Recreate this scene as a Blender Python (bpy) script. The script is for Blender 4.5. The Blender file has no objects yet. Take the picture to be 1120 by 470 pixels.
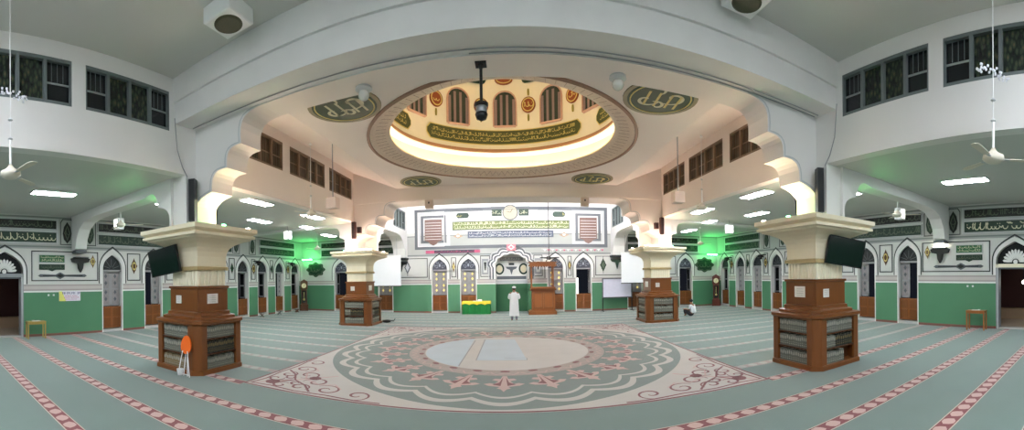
import bpy, math, random
from mathutils import Vector, Matrix
from mathutils.geometry import tessellate_polygon
rnd = random.Random(7)
PI = math.pi
sc = bpy.context.scene
C = sc.collection

# ---------------------------------------------------------------- camera, world, exposure
cd = bpy.data.cameras.new('camera'); cam = bpy.data.objects.new('camera', cd); C.objects.link(cam)
cd.type = 'PANO'
RP, XC, YH = 410.8, 560.3, 302.2          # a cylindrical panorama, 1120 x 470
for holder in (cd, getattr(cd, 'cycles', None)):
    if holder is not None and hasattr(holder, 'panorama_type'):
        holder.panorama_type = 'CENTRAL_CYLINDRICAL'
        holder.central_cylindrical_range_u_min = -XC / RP
        holder.central_cylindrical_range_u_max = (1120 - XC) / RP
        holder.central_cylindrical_range_v_min = -(470 - YH) / RP
        holder.central_cylindrical_range_v_max = YH / RP
        holder.central_cylindrical_radius = 1.0
cd.clip_start = 0.05; cd.clip_end = 200
ra = 0.0131
up = Vector((math.sin(ra), 0, math.cos(ra))); fw = Vector((0, 1, 0)); rt = fw.cross(up)
M = Matrix((rt, up, -fw)).transposed().to_4x4(); M.translation = Vector((0.194, 0, 2.2))
cam.matrix_world = M
sc.camera = cam
w = bpy.data.worlds.new('night_outside'); sc.world = w; w.use_nodes = True
w.node_tree.nodes['Background'].inputs[0].default_value = (0.003, 0.0035, 0.005, 1)
w.node_tree.nodes['Background'].inputs[1].default_value = 1.0
sc.view_settings.view_transform = 'Standard'; sc.view_settings.look = 'None'
sc.view_settings.gamma = 1; sc.view_settings.use_curve_mapping = False
EXPOSURE = 1.55
sc.view_settings.exposure = EXPOSURE
sc.cycles.use_denoising = True
sc.cycles.max_bounces = 12; sc.cycles.diffuse_bounces = 8
sc.cycles.sample_clamp_indirect = 6
sc.cycles.caustics_reflective = False; sc.cycles.caustics_refractive = False
# lamp strengths
PANEL = 25; TUBE = 210; COVE = 1.7; BACKROW = 50; GREEN = 11; FILL_UPLIGHT = 56

# ---------------------------------------------------------------- materials
def lin(c):
    out = []
    for v in c[:3]:
        v = v / 255.0
        out.append(v / 12.92 if v <= 0.04045 else ((v + 0.055) / 1.055) ** 2.4)
    return (*out, 1.0)
MATS = {}
def mat(name, rgb, rough=0.6, metal=0.0, emit=0.0, var=0.08, scale=6.0, bump=0.0, spec=0.4, ecol=None):
    if name in MATS: return MATS[name]
    m = bpy.data.materials.new(name); m.use_nodes = True
    nt = m.node_tree; b = nt.nodes['Principled BSDF']
    c = lin(rgb)
    b.inputs['Roughness'].default_value = rough; b.inputs['Metallic'].default_value = metal
    b.inputs['Specular IOR Level'].default_value = spec
    tc = nt.nodes.new('ShaderNodeTexCoord'); nz = nt.nodes.new('ShaderNodeTexNoise')
    nz.inputs['Scale'].default_value = scale; nz.inputs['Detail'].default_value = 3
    nt.links.new(tc.outputs['Object'], nz.inputs['Vector'])
    mx = nt.nodes.new('ShaderNodeMix'); mx.data_type = 'RGBA'
    mx.inputs[6].default_value = tuple(x * (1 - var) for x in c[:3]) + (1,)
    mx.inputs[7].default_value = tuple(min(1, x * (1 + var)) for x in c[:3]) + (1,)
    nt.links.new(nz.outputs['Fac'], mx.inputs[0]); nt.links.new(mx.outputs[2], b.inputs['Base Color'])
    if bump:
        bp = nt.nodes.new('ShaderNodeBump'); bp.inputs['Strength'].default_value = bump; bp.inputs['Distance'].default_value = 0.02
        nt.links.new(nz.outputs['Fac'], bp.inputs['Height']); nt.links.new(bp.outputs['Normal'], b.inputs['Normal'])
    if emit:
        b.inputs['Emission Color'].default_value = lin(ecol or rgb); b.inputs['Emission Strength'].default_value = emit
    MATS[name] = m
    return m
def wood(name, rgb, rough=0.35):
    if name in MATS: return MATS[name]
    m = mat(name, rgb, rough, var=0.16, scale=3)
    nt = m.node_tree
    nz = [n for n in nt.nodes if n.type == 'TEX_NOISE'][0]; tc = [n for n in nt.nodes if n.type == 'TEX_COORD'][0]
    mp = nt.nodes.new('ShaderNodeMapping'); mp.inputs['Scale'].default_value = (5, 5, 0.5)
    nt.links.new(tc.outputs['Object'], mp.inputs[0]); nt.links.new(mp.outputs[0], nz.inputs['Vector'])
    nz.inputs['Distortion'].default_value = 1.2
    return m
white = mat('white_paint', (228, 226, 224), 0.7, var=0.03, scale=1.2)
ceil_m = mat('ceiling_paint', (206, 206, 202), 0.8, var=0.03, scale=0.8)
pink = mat('dome_bay_paint_warm_lit', (240, 228, 220), 0.7, var=0.03, scale=0.9)  # pink paint; on the nave walls it carries the warm light
beam_m = mat('beam_paint', (224, 222, 220), 0.75, var=0.08, scale=1.6)
cream = mat('cream_stone', (230, 218, 190), 0.55, var=0.04)
cream2 = mat('cream_pale', (238, 230, 206), 0.5, var=0.03)
brown = wood('brown_wood', (118, 70, 34), .28)
brown_d = wood('brown_wood_dark', (82, 48, 24))
orange_w = wood('orange_wood', (132, 78, 38), 0.4)
black = mat('black_line', (34, 38, 40), 0.5, var=0.1)
dark = mat('dark_void', (14, 14, 16), 0.8, var=0.1)
glassd = mat('dark_glass', (22, 26, 30), 0.12, var=0.2, spec=0.5)
grey = mat('grey_paint', (150, 152, 156), 0.5, var=0.05)
greyd = mat('grey_dark', (92, 96, 102), 0.4, var=0.08)
silver = mat('silver_stripe', (196, 198, 200), 0.5, var=0.04)
golive = mat('olive_board', (70, 78, 44), 0.5, var=0.2)
gdark = mat('dark_green_board', (26, 52, 38), 0.5, var=0.2)
gboard = mat('green_board', (44, 96, 58), 0.5, var=0.15)
bluegrey = mat('blue_grey_board', (112, 118, 136), 0.5, var=0.1)
gold = mat('gold_script', (214, 196, 120), 0.4, var=0.1)
cscript = mat('cream_script', (214, 210, 180), 0.5, var=0.1)
dimscript = mat('dim_green_script', (88, 100, 82), 0.5, var=0.15)
rbrown = mat('red_brown', (138, 66, 34), 0.5, var=0.12)
wglow = mat('white_plastic', (236, 236, 236), 0.4, var=0.02)
blackp = mat('black_plastic', (16, 17, 18), 0.35, var=0.1)

# ---------------------------------------------------------------- mesh helpers
def idf(u, v, w): return (u, v, w)
class MB:
    def __init__(s, mats=None): s.v = []; s.f = []; s.m = []; s.mats = []
    def mi(s, m):
        if m not in s.mats: s.mats.append(m)
        return s.mats.index(m)
    def face(s, pts, m):
        n = len(s.v); s.v += [tuple(p) for p in pts]; s.f.append(tuple(range(n, n + len(pts)))); s.m.append(s.mi(m))
    def mesh(s, vs, fs, m):
        n = len(s.v); s.v += [tuple(p) for p in vs]; k = s.mi(m)
        for f in fs: s.f.append(tuple(n + i for i in f)); s.m.append(k)
    def box(s, a, b, m, fr=idf):
        (x0, y0, z0), (x1, y1, z1) = a, b
        vs = [fr(x, y, z) for z in (z0, z1) for y in (y0, y1) for x in (x0, x1)]
        s.mesh(vs, [(0, 2, 3, 1), (4, 5, 7, 6), (0, 1, 5, 4), (2, 6, 7, 3), (0, 4, 6, 2), (1, 3, 7, 5)], m)
    def prism(s, loops, w0, w1, m, fr=idf, ms=None, back=True):
        """loops of (u, v): outline then holes; from depth w0 to w1"""
        pl = [[Vector((u, v, 0)) for u, v in lp] for lp in loops]
        tris = tessellate_polygon(pl); flat = [p for lp in loops for p in lp]
        vs = [fr(u, v, w1) for u, v in flat]; s.mesh(vs, [tuple(t) for t in tris], m)
        if back: s.mesh([fr(u, v, w0) for u, v in flat], [tuple(reversed(t)) for t in tris], m)
        for lp in loops:
            n = len(lp)
            vs = [fr(u, v, w0) for u, v in lp] + [fr(u, v, w1) for u, v in lp]
            s.mesh(vs, [(i, (i + 1) % n, n + (i + 1) % n, n + i) for i in range(n)], ms or m)
    def flat(s, lp, w, m, fr=idf): s.prism([lp], w - 0.006, w, m, fr, back=False)
    def ring(s, lp, inner, w0, w1, m, fr=idf): s.prism([lp, inner], w0, w1, m, fr, back=False)
    def ribbon(s, pts, wd, w, m, fr=idf, taper=False):
        n = len(pts); L = []; Rr = []
        for i, (u, v) in enumerate(pts):
            a = pts[max(0, i - 1)]; b = pts[min(n - 1, i + 1)]
            dx, dy = b[0] - a[0], b[1] - a[1]; d = math.hypot(dx, dy) or 1
            k = wd / 2 * (1 if not taper else 0.35 + 0.65 * math.sin(PI * (i + .5) / n))
            L.append(fr(u - dy / d * k, v + dx / d * k, w)); Rr.append(fr(u + dy / d * k, v - dx / d * k, w))
        s.mesh(L + Rr, [(i, i + 1, n + i + 1, n + i) for i in range(n - 1)], m)
    def tube(s, pts, r, m, n=8, r2=None):
        P = [Vector(p) for p in pts]; rings = []
        for i, p in enumerate(P):
            t = (P[min(i + 1, len(P) - 1)] - P[max(i - 1, 0)]).normalized()
            a = t.cross(Vector((0, 0, 1)))
            if a.length < 1e-3: a = Vector((1, 0, 0))
            a.normalize(); b = t.cross(a)
            rr = r if r2 is None else r + (r2 - r) * i / (len(P) - 1)
            rings.append([p + (a * math.cos(2 * PI * k / n) + b * math.sin(2 * PI * k / n)) * rr for k in range(n)])
        vs = [q for R_ in rings for q in R_]; fs = []
        for i in range(len(P) - 1):
            for k in range(n): fs.append((i * n + k, i * n + (k + 1) % n, (i + 1) * n + (k + 1) % n, (i + 1) * n + k))
        fs.append(tuple(range(n))[::-1]); fs.append(tuple((len(P) - 1) * n + k for k in range(n)))
        s.mesh(vs, fs, m)
    def lathe(s, prof, c, m, n=24, a0=0, a1=2 * PI, cap=True):
        full = abs(a1 - a0 - 2 * PI) < 1e-6; k = n if full else n + 1
        vs = [(c[0] + r * math.sin(a0 + (a1 - a0) * i / n), c[1] + r * math.cos(a0 + (a1 - a0) * i / n), c[2] + z) for r, z in prof for i in range(k)]
        fs = []
        for j in range(len(prof) - 1):
            for i in range(n):
                fs.append((j * k + i, j * k + (i + 1) % k, (j + 1) * k + (i + 1) % k, (j + 1) * k + i))
        if cap and full:
            if prof[0][0] > 1e-4: fs.append(tuple(range(k)))
            if prof[-1][0] > 1e-4: fs.append(tuple((len(prof) - 1) * k + i for i in range(k)))
        s.mesh(vs, fs, m)
    def sqlathe(s, prof, c, m, ch=0.0):
        """square (or chamfered square) section: profile of (half, z)"""
        def sec(h, z):
            k = ch * h
            if ch: P = [(-h, -h + k), (-h + k, -h), (h - k, -h), (h, -h + k), (h, h - k), (h - k, h), (-h + k, h), (-h, h - k)]
            else: P = [(-h, -h), (h, -h), (h, h), (-h, h)]
            return [(c[0] + x, c[1] + y, c[2] + z) for x, y in P]
        n = 8 if ch else 4; vs = [q for h, z in prof for q in sec(h, z)]
        fs = [(j * n + i, j * n + (i + 1) % n, (j + 1) * n + (i + 1) % n, (j + 1) * n + i) for j in range(len(prof) - 1) for i in range(n)]
        fs += [tuple(range(n))[::-1], tuple((len(prof) - 1) * n + i for i in range(n))]
        s.mesh(vs, fs, m)
    def ball(s, c, r, m, n=12, sc_=(1, 1, 1)):
        prof = [(math.sin(PI * i / 8), -math.cos(PI * i / 8)) for i in range(9)]
        vs = [(c[0] + r * sc_[0] * p * math.sin(2 * PI * k / n), c[1] + r * sc_[1] * p * math.cos(2 * PI * k / n), c[2] + r * sc_[2] * z) for p, z in prof for k in range(n)]
        s.mesh(vs, [(j * n + k, j * n + (k + 1) % n, (j + 1) * n + (k + 1) % n, (j + 1) * n + k) for j in range(8) for k in range(n)], m)
    def obj(s, name, parent=None, label=None, cat=None, group=None, kind=None, smooth=False, loc=None, rot=None):
        me = bpy.data.meshes.new(name); me.from_pydata(s.v, [], s.f)
        for m in s.mats: me.materials.append(m)
        me.polygons.foreach_set('material_index', s.m)
        if smooth: me.polygons.foreach_set('use_smooth', [True] * len(s.f))
        me.update()
        o = bpy.data.objects.new(name, me); C.objects.link(o)
        if parent: o.parent = parent
        if loc: o.location = loc
        if rot is not None: o.rotation_euler = rot if isinstance(rot, tuple) else (0, 0, rot)
        tag(o, label, cat, group, kind)
        return o
def tag(o, label=None, cat=None, group=None, kind=None):
    if label: o['label'] = label
    if cat: o['category'] = cat
    if group: o['group'] = group
    if kind: o['kind'] = kind
    return o
def thing(name, label=None, cat=None, loc=(0, 0, 0), rot=0, group=None, kind=None):
    o = bpy.data.objects.new(name, None); C.objects.link(o); o.location = loc
    o.rotation_euler = rot if isinstance(rot, tuple) else (0, 0, rot)
    o.empty_display_size = 0.2
    return tag(o, label, cat, group, kind)
def dup(o, loc=None, rot=None, label=None, group=None, parent=None):
    c = o.copy(); C.objects.link(c)
    if parent: c.parent = parent
    if loc: c.location = loc
    if rot is not None: c.rotation_euler = rot if isinstance(rot, tuple) else (0, 0, rot)
    if label: c['label'] = label
    if group: c['group'] = group
    for ch in list(o.children): dup(ch, parent=c)
    return c

# outlines
def rect(u0, u1, v0, v1): return [(u0, v0), (u1, v0), (u1, v1), (u0, v1)]
def ell(cu, cv, a, b, n=20): return [(cu + a * math.cos(2 * PI * i / n), cv + b * math.sin(2 * PI * i / n)) for i in range(n)]
def ogee_top(cu, hw, zs, za, n=8):
    """points from the right spring over the pointed tip to the left spring"""
    H = za - zs; R_ = []
    for i in range(n + 1):
        t = i / n
        x = hw * math.cos(t * PI / 2) ** 0.9 if t < 1 else 0
        z = zs + H * 0.80 * math.sin(t * PI / 2)
        z += H * 0.20 * t ** 5
        R_.append((x, z))
    return [(cu + x, z) for x, z in R_] + [(cu - x, z) for x, z in R_[-2::-1]]
def leafshape(cu, cv, a, b, n=6):
    pts = []
    for i in range(4 * n):
        t = 2 * PI * i / (4 * n)
        k = 1 - 0.28 * abs(math.sin(2 * t)) + 0.06 * math.cos(8 * t)
        pts.append((cu + a * k * math.cos(t), cv + b * k * math.sin(t)))
    return pts
def plaque(u0, u1, v0, v1, k=0.5):
    h = (v1 - v0) / 2; c = (v0 + v1) / 2; e = h * k
    return [(u0, c), (u0 + e * .4, c - h * .7), (u0 + e, v0), (u1 - e, v0), (u1 - e * .4, c - h * .7), (u1, c), (u1 - e * .4, c + h * .7), (u1 - e, v1), (u0 + e, v1), (u0 + e * .4, c + h * .7)]
def script(mb, fr, u0, u1, v0, v1, w, m, k=1.0, rows=1):
    """thuluth-like pen strokes along a band"""
    H = (v1 - v0) / rows
    for r in range(rows):
        b = v0 + r * H; u = u0
        while u < u1 - 0.35 * H:
            t = rnd.random(); s_ = 0.85 + 0.3 * rnd.random(); wd = 0.10 * H * k
            if t < 0.34:
                mb.ribbon([(u + 0.02 * H, b + 0.22 * H), (u + 0.08 * H, b + 0.5 * H), (u + 0.02 * H, b + 0.9 * H)], wd, w, m, fr); u += 0.2 * H * s_
            elif t < 0.72:
                pts = [(u + 0.28 * H - 0.28 * H * math.cos(a), b + 0.48 * H - 0.3 * H * math.sin(a)) for a in [PI * j / 5 for j in range(6)]]
                mb.ribbon(pts, wd, w, m, fr, True); u += 0.42 * H * s_
            elif t < 0.9:
                pts = [(u + 0.5 * H * j / 4, b + (0.42 + 0.12 * math.sin(j * 2.1)) * H) for j in range(5)]
                mb.ribbon(pts, wd, w, m, fr, True); u += 0.44 * H * s_
            else:
                mb.ribbon([(u, b + 0.7 * H), (u + 0.3 * H, b + 0.86 * H)], wd, w, m, fr); u += 0.16 * H
            if rnd.random() < 0.4:
                q = rnd.random() * 0.15 * H; mb.flat([(u - q, b + 0.66 * H), (u - q + 0.06 * H, b + 0.72 * H), (u - q, b + 0.78 * H), (u - q - 0.06 * H, b + 0.72 * H)], w, m, fr)

# ---------------------------------------------------------------- the hall: dimensions in metres
W, D, BACK = 14.13, 22.9, -6.0
NX = 7.0                      # inner face of the nave's upper walls
ZA, ZN = 4.85, 7.15           # aisle ceiling, nave ceiling
YB0, YB1, YB2 = 5.78, 6.45, 7.2   # near beam: front, arch wall, back
YF0, YF2 = 16.1, 17.5         # far beam
FL = lambda u, v, w: (-W + w, u, v)
FR = lambda u, v, w: (W - w, u, v)
FB = lambda u, v, w: (u, D - w, v)

def wall_paint():
    m = bpy.data.materials.new('wall_paint'); m.use_nodes = True; nt = m.node_tree; b = nt.nodes['Principled BSDF']
    g = nt.nodes.new('ShaderNodeNewGeometry'); sp = nt.nodes.new('ShaderNodeSeparateXYZ'); nt.links.new(g.outputs['Position'], sp.inputs[0])
    dv = nt.nodes.new('ShaderNodeMath'); dv.operation = 'DIVIDE'; dv.inputs[1].default_value = 8.0; nt.links.new(sp.outputs['Z'], dv.inputs[0])
    cr = nt.nodes.new('ShaderNodeValToRGB'); cr.color_ramp.interpolation = 'CONSTANT'
    st = [(0, (132, 74, 66)), (0.09, (80, 132, 98)), (1.74, (226, 228, 224)), (1.80, (168, 158, 156)), (1.86, (196, 186, 184)), (1.98, (168, 158, 156)), (2.04, (206, 206, 202)), (3.5, (160, 162, 160)), (3.56, (118, 124, 124)), (3.60, (170, 172, 168)), (4.74, (128, 132, 130)), (4.80, (206, 206, 202)), (5.0, (226, 226, 226))]
    el = cr.color_ramp.elements
    while len(el) < len(st): el.new(0.5)
    for e, (z, c) in zip(el, st): e.position = z / 8.0; e.color = lin(c)
    nt.links.new(dv.outputs[0], cr.inputs[0])
    nz = nt.nodes.new('ShaderNodeTexNoise'); nz.inputs['Scale'].default_value = 1.5; nt.links.new(g.outputs['Position'], nz.inputs['Vector'])
    hs = nt.nodes.new('ShaderNodeHueSaturation'); mr = nt.nodes.new('ShaderNodeMapRange'); mr.inputs[3].default_value = 0.94; mr.inputs[4].default_value = 1.06
    nt.links.new(nz.outputs['Fac'], mr.inputs[0]); nt.links.new(mr.outputs[0], hs.inputs['Value']); nt.links.new(cr.outputs[0], hs.inputs['Color'])
    nt.links.new(hs.outputs[0], b.inputs['Base Color']); b.inputs['Roughness'].default_value = 0.55
    MATS['wall_paint'] = m; return m
wallp = wall_paint()

def carpet_mat(name, rgb):
    m = mat(name, rgb, 0.95, var=0.10, scale=1.6, spec=0.1)
    nt = m.node_tree; b = nt.nodes['Principled BSDF']
    b.inputs['Sheen Weight'].default_value = 0.40; b.inputs['Sheen Roughness'].default_value = 0.45
    n2 = nt.nodes.new('ShaderNodeTexNoise'); n2.inputs['Scale'].default_value = 90
    tc = [n for n in nt.nodes if n.type == 'TEX_COORD'][0]; nt.links.new(tc.outputs['Object'], n2.inputs['Vector'])
    bp = nt.nodes.new('ShaderNodeBump'); bp.inputs['Strength'].default_value = 0.35; bp.inputs['Distance'].default_value = 0.01
    nt.links.new(n2.outputs['Fac'], bp.inputs['Height']); nt.links.new(bp.outputs['Normal'], b.inputs['Normal'])
    return m
carpet = carpet_mat('carpet_sage', (102, 120, 113))
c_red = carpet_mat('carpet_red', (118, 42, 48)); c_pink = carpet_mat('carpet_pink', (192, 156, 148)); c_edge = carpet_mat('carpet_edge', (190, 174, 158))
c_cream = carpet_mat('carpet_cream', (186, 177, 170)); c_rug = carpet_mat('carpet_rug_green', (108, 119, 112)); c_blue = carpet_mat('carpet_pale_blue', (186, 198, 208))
c_red2 = carpet_mat('carpet_red_glancing', (150, 128, 124)); c_edge2 = carpet_mat('carpet_edge_glancing', (138, 146, 138)); c_pink2 = carpet_mat('carpet_pink_glancing', (160, 158, 152)); c_mix = carpet_mat('carpet_rose_grey', (160, 142, 134)); c_cr2 = carpet_mat('carpet_pale_cream', (196, 190, 186))  # glancing sheen put into paler stripe colours for the far rows

# floor with its prayer-row stripes
mb = MB(); mb.box((-W - 4, BACK - .3, -0.2), (W + 4, D + 3, 0), carpet)
def flower(cx, cy, r, z):
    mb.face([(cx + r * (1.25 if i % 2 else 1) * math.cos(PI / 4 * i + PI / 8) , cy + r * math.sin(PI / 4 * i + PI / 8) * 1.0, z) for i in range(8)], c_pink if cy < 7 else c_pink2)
rows = [0.98, 2.2, 3.6, 4.83, 6.05] + [6.05 + 1.215 * i for i in range(1, 14)]
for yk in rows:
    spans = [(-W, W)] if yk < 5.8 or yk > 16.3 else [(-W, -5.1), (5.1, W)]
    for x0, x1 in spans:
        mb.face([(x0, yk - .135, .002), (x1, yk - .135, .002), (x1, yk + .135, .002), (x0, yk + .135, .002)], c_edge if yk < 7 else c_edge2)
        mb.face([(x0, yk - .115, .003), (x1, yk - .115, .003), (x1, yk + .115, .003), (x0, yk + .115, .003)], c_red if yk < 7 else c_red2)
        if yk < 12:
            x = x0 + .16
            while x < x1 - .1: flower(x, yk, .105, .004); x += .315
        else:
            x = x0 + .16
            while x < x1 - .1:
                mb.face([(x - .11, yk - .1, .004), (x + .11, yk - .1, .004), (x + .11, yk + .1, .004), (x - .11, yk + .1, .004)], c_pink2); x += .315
mb.obj('floor', kind='structure')

# medallion carpet in the middle of the nave
def polar(r, a): return (r * math.sin(a), 11.15 + r * math.cos(a))
mb = MB(); RO = 5.1; CY = 11.15
mb.box((-RO, CY - RO, 0.0), (RO, CY + RO, 0.008), c_cream)
mb.ring(rect(-RO, RO, CY - RO, CY + RO), rect(-RO + .05, RO - .05, CY - RO + .05, CY + RO - .05), 0.008, 0.010, c_red)
def disc(r, z, m, n=96): mb.face([(*polar(r, 2 * PI * i / n), z) for i in range(n)], m)
def annulus(f0, f1, z, m, n=480):
    vs = [(*polar(f0(2 * PI * i / n), 2 * PI * i / n), z) for i in range(n)] + [(*polar(f1(2 * PI * i / n), 2 * PI * i / n), z) for i in range(n)]
    mb.mesh(vs, [(i, (i + 1) % n, n + (i + 1) % n, n + i) for i in range(n)], m)
disc(4.98, .011, c_rug)
NL = 24
def lobe(base, amp):
    def f(a):
        t = ((a + PI / NL) / (2 * PI / NL)) % 1.0
        return base + amp * abs(math.sin(PI * t))
    return f
annulus(lobe(4.37, .27), lobe(4.52, .29), .012, c_cream)
annulus(lobe(4.05, .27), lobe(4.14, .28), .012, c_cream)
annulus(lambda a: 2.38, lambda a: 2.86, .012, c_mix, 96)
for i in range(NL):
    a = 2 * PI * i / NL + PI
    ca, sa = math.cos(a), math.sin(a)
    F = lambda u, v, w, sa=sa, ca=ca: (u * ca + v * sa, CY - u * sa + v * ca, w)
    mb.flat([(0, 4.02), (-.06, 3.86), (-.14, 3.80), (-.08, 3.7), (-.32, 3.62), (-.42, 3.5), (-.30, 3.44), (-.2, 3.5), (-.12, 3.3), (-.26, 3.2), (-.2, 3.1), (-.08, 3.12), (-.05, 2.9), (.05, 2.9), (.08, 3.12), (.2, 3.1), (.26, 3.2), (.12, 3.3), (.2, 3.5), (.30, 3.44), (.42, 3.5), (.32, 3.62), (.08, 3.7), (.14, 3.8), (.06, 3.86)], .0135, c_pink, F)
    for sgn in (-1, 1):
        mb.flat([(sgn * .03, 3.0), (sgn * .10, 3.4), (sgn * .24, 3.54), (sgn * .07, 3.64)], .0145, c_red, F)
    mb.ribbon([(-.32, 2.6), (-.2, 2.78), (0, 2.64), (.2, 2.78), (.32, 2.6)], .045, .0145, c_pink, F)
    mb.flat(ell(0, 2.5, .12, .07, 8), .0145, c_red, F)
disc(2.40, .0155, c_cr2)
# pale blue fields and grey lines in the centre disc
def seg(x0, x1, n=16):
    top = []; bot = []
    for i in range(n + 1):
        x = x0 + (x1 - x0) * i / n; h = math.sqrt(max(0, 2.38 ** 2 - x * x)); top.append((x, CY + h)); bot.append((x, CY - h))
    return top, bot
t_, b_ = seg(-2.38, -1.15); mb.face([(x, y, .0165) for x, y in t_ + b_[::-1]], c_blue)
mb.face([(-.78, CY - 1.35, .0165), (.55, CY - 1.35, .0165), (.25, CY + 1.9, .0165), (-.75, CY + 1.9, .0165)], c_blue)
mb.ribbon([(-1.15, CY - 2.0), (-1.1, CY + 1.7)], .035, .0175, grey)
mb.ribbon([(-.78, CY + 1.9), (-.78, CY - 1.35), (.55, CY - 1.35)], .035, .0175, grey)
mb.ribbon([(.55, CY - 1.35), (.56, CY - 1.1), (-.05, CY - 1.1)], .03, .0175, grey)
# scrolls in the corners
def spiral(cx, cy, r, a0, turns, d=1, n=26): return [(cx + r * (1 - .82 * i / n) * math.cos(a0 + d * turns * 2 * PI * i / n), cy + r * (1 - .82 * i / n) * math.sin(a0 + d * turns * 2 * PI * i / n)) for i in range(n + 1)]
for sx in (-1, 1):
    for sy in (-1, 1):
        F = lambda u, v, w, sx=sx, sy=sy: (sx * (RO - u), CY + sy * (RO - v), w)
        for sw in (0, 1):
            G = (lambda u, v, w, F=F: F(u, v, w)) if not sw else (lambda u, v, w, F=F: F(v, u, w))
            for (cu, cv, r, a0, tr, d) in [(2.45, .38, .27, -1.5, 1.2, 1), (1.75, .48, .30, 2.6, 1.3, -1), (1.15, .40, .24, -.5, 1.1, 1), (1.3, .85, .3, 3.3, 1.2, -1), (.72, .34, .2, 1, 1.1, 1), (.95, .62, .17, 0, 1, -1)]:
                mb.ribbon(spiral(cu, cv, r, a0, tr, d), .055, .0115, c_red, G, True)
            mb.ribbon([(.1, .12), (.6, .18), (1.2, .12), (1.9, .16), (2.5, .10), (3.0, .1)], .05, .0115, c_red, G)
            mb.ribbon([(.35, .5), (.8, .8), (1.2, .55), (1.5, .2)], .05, .0115, c_red, G)
            mb.ribbon([(1.0, .95), (1.45, .72), (1.75, .85), (2.0, .6)], .04, .0115, c_pink, G)
        mb.flat(ell(.45, .45, .16, .16, 10), .0115, c_red, F); mb.flat(ell(1.12, 1.12, .14, .14, 8), .0115, c_red, F)
        mb.ribbon([(.2, .2), (1.5, 1.5)], .06, .0112, c_pink, F)
tag(mb.obj('medallion_carpet'), 'large square carpet with round lobed medallion and red corner scrolls in mid floor', 'carpet')

# ---------------------------------------------------------------- side walls with door openings
DY = [7.95, 10.13, 12.3, 14.5, 16.45, 18.3, 20.1, 21.95]     # doors along both side walls
DXB = [-11.05, -7.85, -4.3, -2.5, 2.85, 4.6, 7.95, 11.6]     # doors in the far wall
HW, ZS, ZT = 0.52, 2.72, 3.42
BIGY = {'left': 3.2, 'right': 3.3}
BHW, BZS, BZT = 0.75, 2.62, 3.36
def outline_with(openings, u0, u1, ztop):
    lp = [(u0, 0)]
    for cu, hw, zs, za in sorted(openings): lp += [(cu - hw, 0)] + ogee_top(cu, hw, zs, za)[::-1] + [(cu + hw, 0)]
    return lp + [(u1, 0), (u1, ztop), (u0, ztop)]
def door_lines(mb, fr, cu, hw, zs, za):
    """white moulded arch and the thin black line around a door"""
    def band(o0, o1, m, w):
        A = [(cu + hw + o1, 2.08)] + ogee_top(cu, hw + o1, zs, za + o1 * 1.7) + [(cu - hw - o1, 2.08)]
        B = [(cu + hw + o0, 2.08)] + ogee_top(cu, hw + o0, zs, za + o0 * 1.7) + [(cu - hw - o0, 2.08)]
        n = len(A); vs = [fr(u, v, w) for u, v in A + B]
        mb.mesh(vs, [(i, i + 1, n + i + 1, n + i) for i in range(n - 1)], m)
    band(0.0, .10, white, .03); band(.12, .165, black, .014)
def panel_lines(mb, fr, u0, u1, v0, v1, c=None):
    if u1 - u0 < .15: return
    mb.ring(rect(u0, u1, v0, v1), rect(u0 + .04, u1 - .04, v0 + .04, v1 - .04), 0, .014, black, fr)
    if u1 - u0 > .35: mb.ring(rect(u0 + .06, u1 - .06, v0 + .06, v1 - .06), rect(u0 + .075, u1 - .075, v0 + .075, v1 - .075), 0, .012, silver, fr)
def roundel_shape(mb, fr, u, v, a=.16, b=.30, m1=None, m2=None):
    mb.flat(leafshape(u, v, a, b), .03, m1 or brown_d, fr); mb.flat(ell(u, v, a * .62, b * .55, 14), .04, m2 or gold, fr); mb.flat(ell(u, v, a * .4, b * .36, 10), .05, m1 or brown_d, fr)

for side, fr, cy in (('left', FL, BIGY['left']), ('right', FR, BIGY['right'])):
    mb = MB(); ops = [(y, HW, ZS, ZT) for y in DY] + [(cy, BHW, BZS, BZT)]
    mb.prism([outline_with(ops, BACK, D + .3, 5.0)], -0.3, 0, wallp, fr)
    for y in DY: door_lines(mb, fr, y, HW, ZS, ZT)
    door_lines(mb, fr, cy, BHW, BZS, BZT)
    panel_lines(mb, fr, 4.28, 7.24, 2.2, 3.42)
    for a, b in zip(DY[:-1], DY[1:]): panel_lines(mb, fr, a + .74, b - .74, 2.2, 3.42)
    for z0, z1 in ((3.69, 4.24), (4.24, 4.72)):
        for u0, u1 in ((1.0, 5.4), (7.2, 15.6), (17.95, 21.9)):
            mb.ring(rect(u0 - .04, u1 + .04, z0, z1), rect(u0, u1, z0 + .02, z1 - .03), 0, .014, silver, fr)
    for u in (5.82, 6.85, 15.85, 17.3):
        mb.ring([(u - .30, 3.68), (u + .30, 3.68), (u + .30, 4.6), (u + .2, 4.74), (u - .2, 4.74), (u - .30, 4.6)], [(u - .27, 3.71), (u + .27, 3.71), (u + .27, 4.58), (u + .18, 4.71), (u - .18, 4.71), (u - .27, 4.58)], 0, .014, black, fr)
    mb.obj('wall_' + side, kind='structure')
    mb = MB()
    seg_ = sorted([(y - HW - .06, y + HW + .06) for y in DY] + [(cy - BHW - .1, cy + BHW + .1)]); u = BACK
    for a, b in seg_ + [(D, D)]:
        if a > u: mb.box((u, 0, 0), (a, .09, .02), mat('skirting_red', (128, 84, 76), .5), fr)
        u = b
    mb.obj('baseboard_' + side, kind='structure')

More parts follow.
